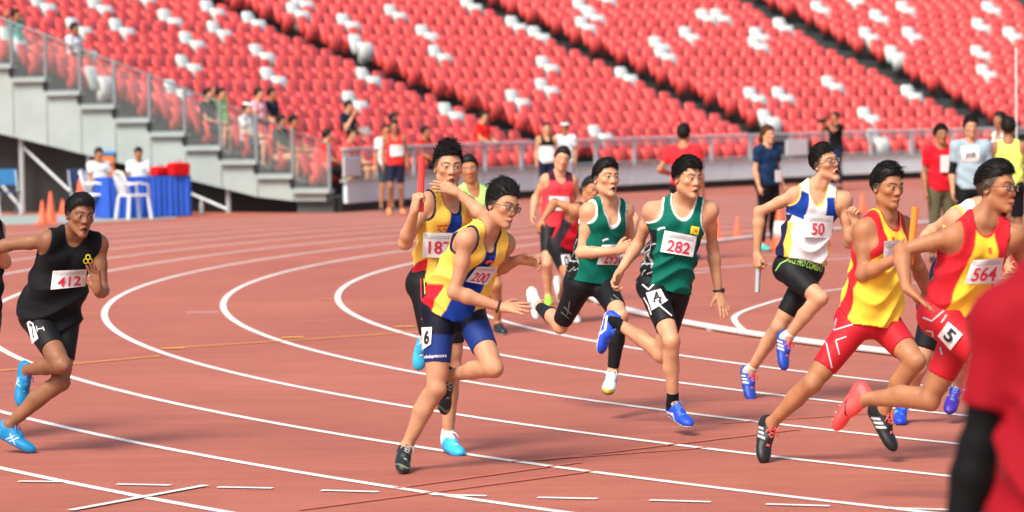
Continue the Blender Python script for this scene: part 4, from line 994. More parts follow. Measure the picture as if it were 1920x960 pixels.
# ---- yellow and blue vest, red baton
J = dict(pv=(820, 532), nk=(837, 360, -.3), hd=(841, 314, -.7), rs=(799, 379, -.8), ls=(874, 384, .8), re=(760, 456, -.5), rw=(777, 397, -1), le=(912, 410, -1), lw=(860, 362, .2),
         rh=(797, 540, -.8), lh=(845, 540, .8), rk=(815, 668, -.5), ra=(800, 628, 1), rt=(789, 670, .3), lk=(848, 690, -.6), la=(840, 816, .5), lt=(861, 848, -1))
D = 17.6
B, root, base = person('runner in a yellow and blue vest holding a red baton upright', J, D, 1.0, skin=SK, face=(.25, -.04, 1), mouth=.35, headup=(.02, 1, .1), hands=dict(r=dict(d=CV(.15, 1, .1), n=CV(.75, -.1, -.45), curl=1.15, splay=.02, thumb=.3), l=dict(d=CV(-.9, .3, .1), n=CV(0, -.75, -.6), curl=.14, splay=.30, thumb=.9)),
    hair=dict(thick=0.006, top=0.019, front=.0, side=0.003, spikes=24, sdir=(0, 1, .15), slen=0.034, seed=6, strands=dict(n=1120, ln=0.047, flow=(0, 0.6, 0.25), lift=0.90, seed=6, jit=0.28), low=([-.13, -.09, -.05, -.025, .0, .04, .06, .08, .11], [-.02, .0, .015, .03, .045, .062, .070, .074, .074])), stub=(.03, .022, .018))
o, F = make_vest(B, root, base, kit_yellow, hem=.0, loose=.006, neck=(.066, .125, .05), seed=5, wr=.006)
bib(F, o, base, D, [(793, 436), (855, 437), (852, 484), (792, 482)], '187', (.18, .34, .90, .86))
redlines(F, [[(819, 424), (839, 423)], [(821, 429), (830, 436)], [(832, 428), (837, 435)]], o, base, D, 3., 'redp')
so_, FS = make_shorts(B, root, base, sh_black, length=(.68, .68))
redlines(FS, [[(795, 522), (800, 600)]], so_, base, D, 1.6, 'yel_ink'); redlines(FS, [[(789, 522), (791, 600)]], so_, base, D, 1.6, 'bib_red')
for e in 'rl': make_shoe(B, e, root, base, shoe_solid(L(52, 180, 226), lining=L(225, 235, 235)), sole=L(30, 140, 200), lace=MT['white_ink'], spikes=False, sock=(L(225, 230, 230), .035))
h_ = B.j['rw']+CV(.012, .062, -.012); ax = nrm(CV(.02, 1, .04)); t_ = h_+CV(.022, 0, -.012)
baton(t_-ax*.062, t_+ax*.245, MT['baton_red'], 'red relay baton held upright in a fist')
# ---- yellow and blue vest, bending, 200
J = dict(pv=(850, 582), nk=(914, 425, -.7), hd=(942, 386, -.5), rs=(876, 448, -1), ls=(946, 456, 1), re=(852, 548, -.3), rw=(938, 576, -.8), le=(930, 505, .6), lw=(974, 486, -.6),
         rh=(822, 588, -.9), lh=(880, 590, .9), rk=(818, 728, -.6), ra=(763, 836, .3), rt=(756, 878, -1), lk=(925, 690, -1), la=(844, 704, 1), lt=(834, 762, .3))
D = 16.9
B, root, base = person('runner bending forward in a yellow and navy vest numbered 200 with wire glasses', J, D, .99, hunch=.035, skin=SK*.82, face=(.72, -.22, .75), mouth=.08, pucker=.3, headup=(.30, 1, .1), hands=dict(r=dict(d=CV(1, -.03, .2), n=CV(.1, -.7, -.7), curl=.10, splay=.24, thumb=.9), l=dict(d=CV(.9, -.12, .3), n=CV(-.2, -.6, .7), curl=.45, splay=.1)),
    hair=dict(side=.006, thick=0.010, top=0.019, front=-.004, spikes=10, sdir=(.1, .55, -.8), slen=0.044, seed=7, strands=dict(n=1260, ln=0.061, flow=(0.2, 0.1, -1), lift=0.27, seed=7, jit=0.22)))
glasses(B, root, base, MT['black_gloss'])
o, F = make_vest(B, root, base, kit_yellow, hem=-.02, loose=.024, flare=.015, neck=(.060, .13, .05), seed=6, wr=.009)
bib(F, o, base, D, [(895, 500), (935, 501), (913, 535), (873, 528)], '200', (.14, .36, .88, .92))
pline('emblem', F, [(911, 494), (918, 490), (926, 493)], 5, MT['redp'], o, base, D, .006)
so_, FS = make_shorts(B, root, base, sh_blue, length=(.66, .64))
hipnum(FS, [(790, 614), (810, 613), (808, 645), (792, 656)], '6', so_, base, D, (.2, .15, .75, .85))
decal('leg_print', FS, [(794, 666), (838, 663), (838, 671), (795, 674)], text2d('clubprinters', (.02, 0, .98, 1), .02), MT['white_ink'], so_, base, D, .005)
pline('flower_print', FS, [(922, 622), (930, 626), (925, 632), (934, 634)], 7, MT['white_ink'], so_, base, D, .005)
for e in 'rl': make_shoe(B, e, root, base, shoe_curve(L(26, 34, 34), L(120, 118, 96), lambda q: (np.abs(q[:, 2]+.066-.02*np.sin(q[:, 0]*40)) < .004)), sole=L(58, 56, 50), lace=MT['lace_grey'], spikes=False)
wristband(B, 'r', root, base, MT['bead'], 'bead_bracelet', True)
# ---- green vest 295
J = dict(pv=(1108, 528), nk=(1139, 376, -.8), hd=(1137, 335, -.6), rs=(1104, 396, -.8), ls=(1172, 393, .8), re=(1090, 474, -.3), rw=(1156, 471, -1), le=(1182, 455, .5), lw=(1188, 425, 1),
         rh=(1086, 536, -.9), lh=(1131, 536, .9), rk=(1050, 610, .5), ra=(1011, 575, 1), rt=(999, 550, .8), lk=(1163, 594, -1), la=(1149, 696, .3), lt=(1140, 732, -1))
D = 19.8
B, root, base = person('runner in a green vest numbered 295 with black calf sleeves and white spikes', J, D, .98, skin=SK*1.05, face=(.50, .08, .95), mouth=.55, headup=(-.08, 1, -.15), girth=.97, hands=dict(r=dict(d=CV(.8, .35, .4), n=CV(-.3, -.2, -.9), curl=.95, splay=.02)),
    hair=dict(thick=0.006, top=0.016, front=.010, side=0.002, spikes=8, sdir=(.2, .5, .8), slen=0.024, seed=8, strands=dict(n=979, ln=0.035, flow=(0.3, 0.2, 0.8), lift=0.18, seed=8, jit=0.19)), stub=(.03, .023, .019))
o, F = make_vest(B, root, base, kit_green, hem=-.01, loose=.016, flare=.012, neck=(.066, .165, .05), seed=7, wr=.007)
bib(F, o, base, D, [(1129, 459), (1163, 458), (1159, 497), (1119, 496)], '295', (.30, .40, .98, .96))
pline('logo', F, [(1130, 452), (1135, 449), (1141, 448)], 4, MT['white_ink'], o, base, D)
so_, FS = make_shorts(B, root, base, sh_black, length=(.90, .74))
redlines(FS, [[(1057, 575), (1072, 590)], [(1052, 585), (1068, 598)], [(1068, 565), (1064, 590)], [(1146, 560), (1160, 572)], [(1150, 552), (1166, 566)]], so_, base, D, 1.6)
for e, a0, a1 in (('r', .42, .95), ('l', .22, .93)):
    G_ = Field(); B.leg(G_, e, .004); K_ = Field(); k_, a_ = B.j[e+'k'], B.j[e+'a']; q_ = a_-k_
    sub_prim(K_, G_, lambda P, k_=k_, a_=a_, q_=q_: np.maximum((axis_t(P, k_, a_)-a1), (a0-axis_t(P, k_, a_)))*np.linalg.norm(q_), np.minimum(k_, a_)-.1, np.maximum(k_, a_)+.1)
    surf('calf_sleeve', K_, .005, TIGHT, base, root, lambda P: mixc(P, BLK*1.6))
for e in 'rl': make_shoe(B, e, root, base, shoe_solid(L(215, 225, 225), stripes=L(20, 130, 160), tip=L(180, 165, 40)), sole=L(70, 66, 60), lace=MT['white_ink'])
# ---- green vest 282
J = dict(pv=(1246, 536), nk=(1281, 374, -.9), hd=(1290, 334, -1), rs=(1223, 395, -.6), ls=(1330, 393, .7), re=(1197, 457, .6), rw=(1163, 508, -.6), le=(1336, 462, .8), lw=(1347, 548, -1),
         rh=(1223, 541, -1), lh=(1270, 541, 1), rk=(1259, 640, -1), ra=(1262, 756, .6), rt=(1290, 792, -1), lk=(1240, 664, .5), la=(1156, 604, 1), lt=(1131, 648, .2))
D = 18.7
B, root, base = person('runner in a green vest numbered 282 with royal blue spikes and black ankle socks', J, D, .985, skin=SK, face=(.60, -.10, .95), mouth=.40, pucker=.4, headup=(.05, 1, .1), girth=.97,
    hands=dict(r=dict(d=CV(-.45, -1, .1), n=CV(.8, .1, .5), curl=.75, splay=.05), l=dict(d=CV(.35, -1, .25), n=CV(-.6, .1, -.8), curl=.10, splay=.16, thumb=.7)),
    hair=dict(side=.006, thick=0.008, top=0.015, front=.006, spikes=20, sdir=(.15, .7, .7), slen=0.030, seed=9, strands=dict(n=1260, ln=0.041, flow=(0.2, 0.3, 0.9), lift=0.33, seed=9, jit=0.28), fringe=.008))
o, F = make_vest(B, root, base, kit_green, hem=-.04, loose=.016, flare=.012, neck=(.070, .125, .05), seed=4, wr=.009)
bib(F, o, base, D, [(1246, 432), (1307, 443), (1299, 482), (1238, 472)], '282', (.17, .38, .87, .92))
q = decal('crest_patch', F, [(1296, 423), (1312, 426), (1309, 441), (1294, 438)], gridmesh(4), MT['yel_ink'], o, base, D, .006)
pline('crest_flame', F, [(1297, 436), (1303, 432), (1309, 436)], 4, MT['redp'], q or o, base, D, .008)
pline('logo', F, [(1233, 431), (1239, 428), (1247, 427)], 4, MT['white_ink'], o, base, D)
so_, FS = make_shorts(B, root, base, sh_black, length=(.70, .70))
hipnum(FS, [(1211, 549), (1239, 541), (1251, 564), (1222, 582)], '4', so_, base, D)
redlines(FS, [[(1204, 533), (1216, 543), (1234, 524)], [(1207, 558), (1215, 572), (1221, 590)], [(1236, 572), (1260, 592)], [(1240, 556), (1252, 563)]], so_, base, D, 2.6, 'white_ink')
sc = shoe_curve(L(24, 72, 200), L(225, 228, 230), lambda q: (np.abs(q[:, 2]+.052-.16*(q[:, 0]-.02)+1.1*np.clip(q[:, 0]-.06, 0, 1)) < .009) & (q[:, 0] > -.03) & (q[:, 0] < .12) & (np.abs(q[:, 1]) > .012))
for e in 'rl': make_shoe(B, e, root, base, sc, sole=L(200, 205, 215), lace=MT['lace_blue'], sock=(BLK, .07))
wt = wristband(B, 'l', root, base, MT['black_gloss'], 'watch'); wc = B.j['lw']-nrm(B.j['lw']-B.j['le'])*.012+CV(.028, 0, .012)-base; wq = nrm(CV(.9, 0, .4)); MB().tube([wc-wq*.004, wc+wq*.008], .014, 12).build('watch_case', MT['black_gloss'], wt)
# ---- white and blue vest 50, silver baton
J = dict(pv=(1499, 500), nk=(1533, 345, .0), hd=(1547, 306, -.3), rs=(1492, 366, -.7), ls=(1582, 374, .8), re=(1424, 397, .3), rw=(1419, 474, -.5), le=(1592, 455, .6), lw=(1604, 420, -.6),
         rh=(1476, 507, -.9), lh=(1520, 507, .9), rk=(1537, 560, -.8), ra=(1478, 632, .5), rt=(1470, 684, -.6), lk=(1460, 612, .4), la=(1408, 694, .7), lt=(1408, 742, -.6))
D = 20.5
B, root, base = person('shouting runner in a white, blue and yellow vest numbered 50 with black glasses', J, D, .99, skin=SK*.95, face=(.68, .18, .80), mouth=1., headup=(-.30, 1, 0), girth=.98, hands=dict(r=dict(d=CV(0, -1, .1), n=CV(.75, 0, -.5), curl=1.15, splay=.0, thumb=.3), l=dict(d=CV(.1, 1, .2), n=CV(-.6, 0, .6), curl=1.)),
    hair=dict(thick=0.006, top=0.021, front=.006, side=0.002, spikes=6, sdir=(0, .8, .2), slen=0.021, seed=10, strands=dict(n=979, ln=0.029, flow=(0, 0.2, 0.5), lift=0.21, seed=10, jit=0.19), low=([-.13, -.09, -.05, -.025, .0, .04, .06, .08, .11], [-.05, -.035, -.005, .02, .035, .060, .070, .074, .074])), stub=(.025, .02, .017))
glasses(B, root, base, MT['black_gloss'], .020, .0135)
o, F = make_vest(B, root, base, kit_white, hem=.085, loose=.022, flare=.01, neck=(.062, .15, .05), seed=8, wr=.009)
decal('number', F, [(1508, 411), (1563, 411), (1560, 447), (1506, 446)], text2d('50', (.28, .20, .72, .84), .018), MT['bib_red'], bib(F, o, base, D, [(1508, 403), (1563, 405), (1558, 447), (1504, 444)], None, None) or o, base, D, .0085)
so_, FS = make_shorts(B, root, base, sh_black, length=(.76, .76), waist=.22)
FW = F
decal('waist_print', FS, [(1478, 478), (1546, 497), (1543, 512), (1474, 491)], text2d('NIKE PRO COMBAT', (.0, .05, 1., .95), .02, .2), MT['lime_ink'], so_, base, D, .006)
redlines(FS, [[(1478, 486), (1463, 494), (1454, 508)]], so_, base, D, 2.2, 'lime_ink')
for e in 'rl': make_shoe(B, e, root, base, shoe_solid(L(28, 66, 168), stripes=L(225, 228, 230)), sole=L(20, 40, 120), lace=MT['lace_red'], sock=(L(190, 195, 195), .035))
b0 = B.j['rw']+CV(.012, -.045, -.02); baton(b0, U(1420, 549, b0[1]-.02), MT['baton_sil'], 'silver metal relay baton pointing down in a fist')
# ---- red and yellow vest, orange baton
J = dict(pv=(1631, 600), nk=(1660, 402, -.3), hd=(1664, 351, -.6), rs=(1623, 430, -.7), ls=(1692, 424, .9), re=(1618, 515, -.3), rw=(1682, 484, -.9), le=(1722, 500, .9), lw=(1737, 548, .9),
         rh=(1606, 606, -.9), lh=(1655, 606, .9), rk=(1523, 718, -.3), ra=(1447, 793, .6), rt=(1434, 848, -.4), lk=(1716, 678, -.7), la=(1657, 768, .5), lt=(1672, 832, -.4))
D = 16.95
B, root, base = person('runner in a yellow vest with red sides carrying an orange baton', J, D, 1.04, skin=SKT*.92, face=(.62, -.12, .88), mouth=.0, headup=(.05, 1, .1), hs=.97, hands=dict(r=dict(d=CV(.75, .5, .2), n=CV(.3, .2, -.9), curl=1.1, splay=.02)),
    hair=dict(thick=0.006, top=0.015, front=.002, side=0.003, spikes=18, sdir=(.2, .9, .3), slen=0.029, seed=11, strands=dict(n=1120, ln=0.037, flow=(0.3, 0.4, 0.4), lift=0.48, seed=11, jit=0.28)), stub=(.03, .022, .018))
o, F = make_vest(B, root, base, kit_yelred, hem=-.05, loose=.012, flare=.016, neck=(.062, .085, .04), seed=9, wr=.010, arm=(.20, .80, .085, .12))
bib(F, o, base, D, [(1658, 452), (1692, 450), (1690, 500), (1655, 505)], None, None)
pline('emblem', F, [(1675, 444), (1675, 451)], 5, MT['redp'], o, base, D, .006)
so_, FS = make_shorts(B, root, base, sh_red, length=(.74, .66), waist=.16)
LN = [[(1568, 597), (1563, 619), (1599, 608)], [(1560, 690), (1549, 642), (1537, 645)], [(1574, 665), (1567, 638), (1587, 631)]]
redlines(FS, LN, so_, base, D, 3., 'grey_ink')
for e in 'rl': make_shoe(B, e, root, base, shoe_solid(L(24, 26, 28), stripes=L(215, 218, 220)), sole=L(28, 30, 32), lace=MT['lace_red'])
b0 = B.j['rw']+CV(.058, .03, -.02); ax = nrm(U(1716, 390, b0[1])-U(1706, 494, b0[1])); bm_ = U(1711, 442, b0[1]); baton(bm_-ax*.155, bm_+ax*.155, MT['baton_or'], 'orange relay baton carried upright')
# ---- red and yellow vest 564
J = dict(pv=(1786, 594), nk=(1842, 410, -.5), hd=(1868, 352, -.4), rs=(1790, 442, -.7), ls=(1902, 440, .9), re=(1690, 470, .2), rw=(1699, 540, -.8), le=(1930, 515, 1), lw=(1918, 520, .6),
         rh=(1762, 600, -.9), lh=(1812, 600, .9), rk=(1862, 690, -.6), ra=(1850, 830, .5), rt=(1880, 872, -.5), lk=(1742, 748, .5), la=(1624, 748, .7), lt=(1582, 786, .3))
D = 14.9
B, root, base = person('runner in a red and yellow vest numbered 564 with thin glasses and coral shoes', J, D, 1.0, skin=SKT*.92, face=(.82, -.05, .62), mouth=.12, pucker=1., headup=(.12, 1, .1), hands=dict(r=dict(d=CV(.75, -.62, .3), n=CV(-.45, -.8, -.1), curl=.06, splay=.10, thumb=.4)),
    hair=dict(thick=0.004, top=0.019, front=.006, side=0.001, spikes=8, sdir=(.1, .7, .5), slen=0.022, seed=12, strands=dict(n=979, ln=0.030, flow=(0.1, 0.2, 0.7), lift=0.21, seed=12, jit=0.19), low=([-.13, -.09, -.05, -.025, .0, .04, .06, .08, .11], [.0, .01, .02, .035, .045, .062, .070, .074, .074])), stub=(.035, .026, .02))
glasses(B, root, base, MT['black_gloss'], .020, .0155)
o, F = make_vest(B, root, base, kit_redyel, hem=.03, loose=.008, neck=(.060, .075, .04), seed=10, wr=.008, arm=(.20, .80, .085, .12))
bib(F, o, base, D, [(1823, 488), (1883, 483), (1872, 532), (1808, 532)], '564', (.16, .34, .88, .90))
pline('emblem', F, [(1856, 464), (1856, 474)], 6, MT['redp'], o, base, D, .006)
so_, FS = make_shorts(B, root, base, sh_red, length=(.68, .70), waist=.2)
hipnum(FS, [(1778, 603), (1805, 627), (1782, 657), (1758, 630)], '5', so_, base, D, (.25, .15, .75, .85))
redlines(FS, [[(1730, 595), (1747, 602), (1770, 582)], [(1765, 605), (1775, 590)], [(1736, 620), (1748, 622), (1752, 645)], [(1760, 640), (1766, 665)]], so_, base, D, 3.2, 'grey_ink')
for e in 'rl': make_shoe(B, e, root, base, shoe_curve(L(250, 76, 74), L(60, 20, 24), lambda q: (np.abs(q[:, 2]+.062-.5*(q[:, 0]-.07)**1) < .005) & (q[:, 0] > .04) & (q[:, 0] < .12) & (np.abs(q[:, 1]) > .012)), sole=L(235, 70, 70), lace=None)
# ---- runner hidden behind 564
J = dict(pv=(1772, 574), nk=(1836, 386, -.5), hd=(1870, 352, -.4), rs=(1790, 408, -.8), ls=(1852, 404, .9), re=(1748, 432, .4), rw=(1716, 470, -.6), le=(1880, 480, .4), lw=(1890, 500, -.6),
         rh=(1754, 580, -.9), lh=(1794, 580, .9), rk=(1722, 690, -.3), ra=(1692, 762, .6), rt=(1688, 790, -1), lk=(1805, 668, -.7), la=(1795, 722, .6), lt=(1788, 744, -.3))
D = 18.9
B, root, base = person('runner mostly hidden behind the runner numbered 564, blue shoes with green trim', J, D, .99, skin=SK*.9, face=(.9, 0, .5), hair=dict(thick=.012, top=.02))
o, F = make_vest(B, root, base, kit_white, hem=.0, loose=.014, seed=13, wr=.007)
make_shorts(B, root, base, sh_black, length=(.68, .68))
for e, c_ in (('r', L(26, 70, 200)), ('l', L(60, 40, 150))): make_shoe(B, e, root, base, shoe_solid(c_, stripes=L(120, 220, 130)), sole=L(24, 60, 190), lace=MT['lace_blue'])
# ---- runner cut by the picture edge, left
J = dict(pv=(-47, 588), nk=(-35, 402, -.3), hd=(-33, 358, -.4), rs=(-73, 424, -.8), ls=(-9, 428, .8), re=(-97, 500, .3), rw=(-77, 520, -1), le=(9, 492, -.6), lw=(-3, 466, -1),
         rh=(-69, 596, -.9), lh=(-25, 596, .9), rk=(-87, 720, -.3), ra=(-137, 800, .6), rt=(-117, 828, -.4), lk=(-27, 690, -.7), la=(-77, 760, .7), lt=(-87, 800, .2))
B, root, base = person('runner in a black vest at the photo edge with one bent bare arm showing', J, 18.8, 1., skin=SK, face=(.6, -.1, .8), hair=dict(thick=.012, top=.02), hands=dict(l=dict(d=CV(-.3, .2, 1), n=CV(-.8, 0, 0), curl=1.)))
make_vest(B, root, base, kit_black, hem=-.02, loose=.014, seed=14); make_shorts(B, root, base, sh_black)
for e in 'rl': make_shoe(B, e, root, base, shoe_solid(L(40, 40, 44)), full=False)
# ---- official close to the lens: red shirt, black arm sleeve
J = dict(pv=(2018, 1075), nk=(2028, 452, .0), hd=(2053, 300, .2), ls=(1883, 600, .3), rs=(2163, 596, .3), le=(1834, 838, -.2), lw=(1790, 1035, -.4), re=(2208, 830, .3), rw=(2198, 1030, -.4),
         lh=(1953, 1085, 0), rh=(2088, 1085, 0), rk=(2093, 1440, -.2), ra=(2093, 1790, .2), rt=(2103, 1830, 1), lk=(1948, 1440, -.2), la=(1943, 1790, .2), lt=(1940, 1830, 1))
D = 6.9
B, root, base = person('bystander in a bright red T-shirt with a black arm sleeve, close and out of focus', J, D, 1.03, girth=1.0, skin=SKT, face=(.3, 0, -1), hair=dict(thick=.014, top=.02), h=.008)
make_vest(B, root, base, kit_plain(L(140, 9, 26)), h=.008, hem=-.12, loose=.04, flare=.02, neck=(.07, .03, .02), sleeve=.70, wr=.010, add=.016, seed=15, name='shirt')
G_ = Field(); B.arm(G_, 'l', .006); K_ = Field(); a_, b_, c_ = B.j['ls'], B.j['le'], B.j['lw']
sub_prim(K_, G_, lambda P: np.where(np.linalg.norm(P-c_, axis=1) < .03, .01, np.minimum((.5-axis_t(P, a_, b_))*.28, -((P-b_) @ nrm(c_-b_))-.0) if False else (.45-axis_t(P, a_, b_))*.28), np.min([a_, b_, c_], 0)-.08, np.max([a_, b_, c_], 0)+.08)
surf('arm_sleeve', K_, .008, CLOTH, base, root, lambda P: mixc(P, BLK*.35))
make_shorts(B, root, base, lambda P, r, t, u, v, w: mixc(P, BLK*1.2), h=.010, length=(.95, .95), lower=True, add=.018, name='trousers', waist=.1)
for e in 'rl': make_shoe(B, e, root, base, shoe_solid(L(60, 60, 62)), full=False, h=.008)
# ---- three athletes further back
def mid(label, J, D, S, skin, face, top, short, shoe, hands=None, hair=None, h=.0105, length=.7, headup=None, **kw):
    B, root, base = person(label, J, D, S, skin=skin, face=face, hair=hair or dict(thick=.012, top=.02, front=.004), hands=hands, h=h, detail=True, headup=headup)
    o, F = make_vest(B, root, base, top, h=h, loose=.012, wr=.006, **kw); s, FS = make_shorts(B, root, base, kit_s(short), h=h, length=(length, length))
    for e in 'rl': make_shoe(B, e, root, base, shoe_solid(shoe), full=False, h=.010)
    return B, root, base, o, F, s, FS
def kit_s(c): return lambda P, r, t, u, v, w: mixc(P, c)
CORAL = L(226, 62, 72)
def kit_coral(P, u, v, w, ph, n, a):
    c = mixc(P, CORAL); soft(c, edge(-np.abs(u), -.05, .01)*(v > .86), L(70, 30, 50)); return c
J = dict(pv=(1042, 424), nk=(1048, 325, -.3), hd=(1054, 299, -.4), rs=(1024, 336, -.5), ls=(1073, 337, .5), re=(1004, 371, .4), rw=(999, 402, -.6), le=(1084, 372, .4), lw=(1078, 398, -1),
         rh=(1028, 428, -.8), lh=(1056, 428, .8), rk=(1026, 496, -1), ra=(1028, 553, .4), rt=(1028, 571, -1), lk=(1062, 496, -.5), la=(1070, 545, 1), lt=(1076, 565, .3))
B, root, base, o, F, s_, FS = mid('runner in a coral red vest and dark shorts with lime shoes, behind the green team', J, 30.8, .97, SK, (.1, -.1, 1), kit_coral, BLK*1.4, L(150, 220, 60), seed=21, neck=(.06, .12, .05))
bib(F, o, base, 30.8, [(1030, 368), (1068, 369), (1067, 394), (1032, 395)], None, None, head=False)
J = dict(pv=(1060, 462), nk=(1096, 385, -.7), hd=(1108, 356, -.5), rs=(1081, 394, -.9), ls=(1117, 398, .9), re=(1040, 379, .3), rw=(1018, 412, -.7), le=(1118, 430, .5), lw=(1125, 450, -.6),
         rh=(1046, 468, -.9), lh=(1074, 468, .9), rk=(1066, 520, -1), ra=(1052, 556, 1), rt=(1046, 528, .6), lk=(1084, 532, -.6), la=(1080, 590, .4), lt=(1082, 603, -1))
def kit_redgrey(P, u, v, w, ph, n, a):
    c = mixc(P, L(205, 28, 48)); soft(c, edge(np.abs(ph-1.4), .35, .06), L(60, 50, 62)); return c
B, root, base, o, F, s_, FS = mid('runner in a red and grey vest leaning over behind the runner numbered 295', J, 28.2, .96, SKT, (.5, -.2, .9), kit_redgrey, BLK*1.3, L(205, 210, 205), seed=22)
hipnum(FS, [(1052, 478), (1068, 476), (1072, 498), (1056, 504)], '0', s_, base, 28.2)
J = dict(pv=(896, 470), nk=(884, 348, .2), hd=(880, 318, -.2), rs=(862, 364, -.5), ls=(912, 364, .5), re=(852, 410, .3), rw=(870, 440, -.9), le=(925, 415, .4), lw=(915, 450, -1),
         rh=(880, 475, -.8), lh=(912, 475, .8), rk=(884, 560, -.5), ra=(880, 610, 1), rt=(884, 640, .0), lk=(930, 536, -1), la=(933, 606, .6), lt=(944, 622, -1))
mid('runner in a pale lime vest half hidden behind the red baton carrier', J, 27.0, .98, SKT, (0, -.05, 1), kit_plain(L(170, 226, 120)), BLK*1.5, L(30, 40, 44), seed=23)
# ---- standing and seated figures
STAND = dict(pv=(0, 0, .92), nk=(0, .01, 1.44), hd=(0, -.015, 1.595), ls=(.165, 0, 1.385), le=(.215, .02, 1.11), lw=(.225, -.07, .88), lh=(.085, 0, .90), lk=(.10, -.02, .49), la=(.115, .02, .085), lt=(.14, -.155, .035))
SIT = dict(pv=(0, 0, .50), nk=(0, .05, 1.02), hd=(0, .0, 1.17), ls=(.165, .04, .965), le=(.215, -.05, .70), lw=(.10, -.27, .62), lh=(.085, 0, .49), lk=(.14, -.42, .50), la=(.14, -.38, .10), lt=(.15, -.55, .05))
def figure(label, p, yaw, H=1.7, pose='stand', skin=SK, shirt=(.5, .5, .5), pants=BLK*1.5, shoe=(.05, .05, .05), sleeve=.6, long=False, h=.019, over=None, hairk=None, hair_col=(.012, .0105, .010), kit=None, cap=None, group=None, length=.8, nod=0., vest=False, fine=False):
    T = dict(STAND if pose == 'stand' else SIT); S = H/1.70; c, s = math.cos(yaw), math.sin(yaw)
    full = {}
    for k, (x, y, z) in T.items():
        full[k] = (x, y, z)
        if k[0] == 'l' and len(k) == 2: full['r'+k[1]] = (-x, y, z)
    full.update(over or {})
    J3 = {k+'3': np.array(p)+S*np.array([c*x-s*y, s*x+c*y, z]) for k, (x, y, z) in full.items()}
    B = Body(J3, 0, S); base = np.array(p, float); root = empty('person', base, 0, label, 'person', group)
    f = np.array([s, -c, nod]); B.set_head(f, (0, 0, 1))
    body_surface(B, root, base, skin, h, detail=fine, fine_head=fine)
    hr = Field(); B.hair(hr, **(hairk or dict(thick=.010, top=.016))); ho = surf('hair', hr, min(h, .012), HAIR, base, root, B.hair_colour(3, hair_col))
    if fine: hair_strands(B, hr, ho, base, 500, .035, (.1, .2, .8), .3, .0045, 5, .3, hair_col)
    o, F = make_vest(B, root, base, kit or kit_plain(np.asarray(shirt)), h=h, hem=-.05, loose=.02, flare=.01, neck=(.065, .04, .03) if not vest else (.062, .12, .05), sleeve=None if vest else sleeve, wr=.006, add=.012, name='vest' if vest else 'shirt')
    s_, FS = make_shorts(B, root, base, kit_s(np.asarray(pants)), h=h, length=(.9, .9) if long else (length, length), lower=long, add=.014, name='trousers' if long else 'shorts', m=CLOTH)
    for e in 'rl': make_shoe(B, e, root, base, shoe_solid(np.asarray(shoe)), full=False, h=min(h, .018))
    if cap is not None:
        K = Field(); K.ell(B.H(0, .055, -.012), np.array([.090, .075, .105])*B.hs, B.HA); K.clip(lambda P: (.055-B.hloc(P)[:, 1])*B.hs); K2 = K; K2.ell(B.H(0, .062, .10), np.array([.065, .008, .06])*B.hs, B.HA, .01)
        surf('cap', K, h, CLOTH, base, root, lambda P: mixc(P, np.asarray(cap)))
    return B, root, base, o, F, s_, FS
up_r = dict(re=(-.28, -.10, 1.62), rw=(-.10, -.16, 1.72)); 
official, *_ = figure('official in a red shirt and black trousers standing with back turned', G(1285, 488), math.radians(165), 1.66, shirt=L(226, 42, 52), long=True, shoe=L(90, 60, 150), over=dict(le=(.30, .10, 1.15), lw=(.18, -.14, 1.08)), skin=SKT, fine=True)
Bg, rg, bg_, *_ = figure('girl in a navy shirt and black leggings with teal shoes and a lanyard', G(1441, 470), math.radians(38), 1.61, shirt=L(18, 44, 78), long=True, pants=BLK, shoe=L(60, 190, 180), skin=SK*1.05, hair_col=L(92, 56, 36), hairk=dict(thick=.012, top=.01, side=.012), fine=True)
K_ = Field(); K_.chain([Bg.H(0, .03, -.10), Bg.H(0, -.06, -.14), Bg.H(0, -.18, -.13)], [.03, .032, .012]); surf('ponytail', K_, .010, HAIR, bg_, rg, Bg.hair_colour(2, L(92, 56, 36)))
c_ = Bg.j['pv']+Bg.fwd*.16+np.array([.03, 0, .10])-bg_; MB().box(c_, (.10, .012, .15), [Bg.lp, Bg.fwd, (0, 0, 1)]).build('lanyard_card', MT['bib'], rg)
Bp, rp, bp_, *_ = figure('photographer in black aiming a camera beside the railing', G(1568, 356), math.radians(-55), 1.66, shirt=BLK, long=True, pants=L(24, 40, 66), over=dict(re=(-.20, -.22, 1.30), rw=(-.07, -.28, 1.55), le=(.20, -.24, 1.30), lw=(.07, -.30, 1.50)), skin=SKT)
cc = (Bp.j['rw']+Bp.j['lw'])/2+Bp.fwd*.02; q_ = loc_mesh(MB().box(cc, (.14, .08, .10), [Bp.lp, Bp.fwd, (0, 0, 1)]).tube([cc+Bp.fwd*.04, cc+Bp.fwd*.20], .045, 12), cc).build('camera', MT['black']); q_.location = cc; tag(q_, 'black camera with a long lens held up by the photographer', 'camera')
Bq, rq, bq, oq, Fq, *_ = figure('official in a red polo shirt and khaki trousers wearing a badge', G(1766, 493), math.radians(12), 1.62, shirt=L(206, 22, 40), long=True, pants=L(92, 88, 66), shoe=L(50, 40, 30), skin=SKT*.8, sleeve=.62, fine=True)
MB().box(Bq.j['pv']+Bq.fwd*.15+np.array([0, 0, .30])-bq, (.12, .012, .20), [Bq.lp, Bq.fwd, (0, 0, 1)]).build('badge', MT['bib'], rq)
Bq, rq, bq, oq, Fq, *_ = figure('athlete in a grey T-shirt with a square bib and a black elbow band', G(1822, 503), math.radians(4), 1.72, shirt=L(150, 172, 184), long=True, pants=BLK*1.6, shoe=L(30, 60, 80), skin=SK*.9, sleeve=.66, fine=True)
bib(Fq, oq, bq, np.linalg.norm(bq), [(1802, 275), (1836, 273), (1837, 303), (1804, 305)], '308', (.2, .38, .8, .72), ink='ink', head=False)
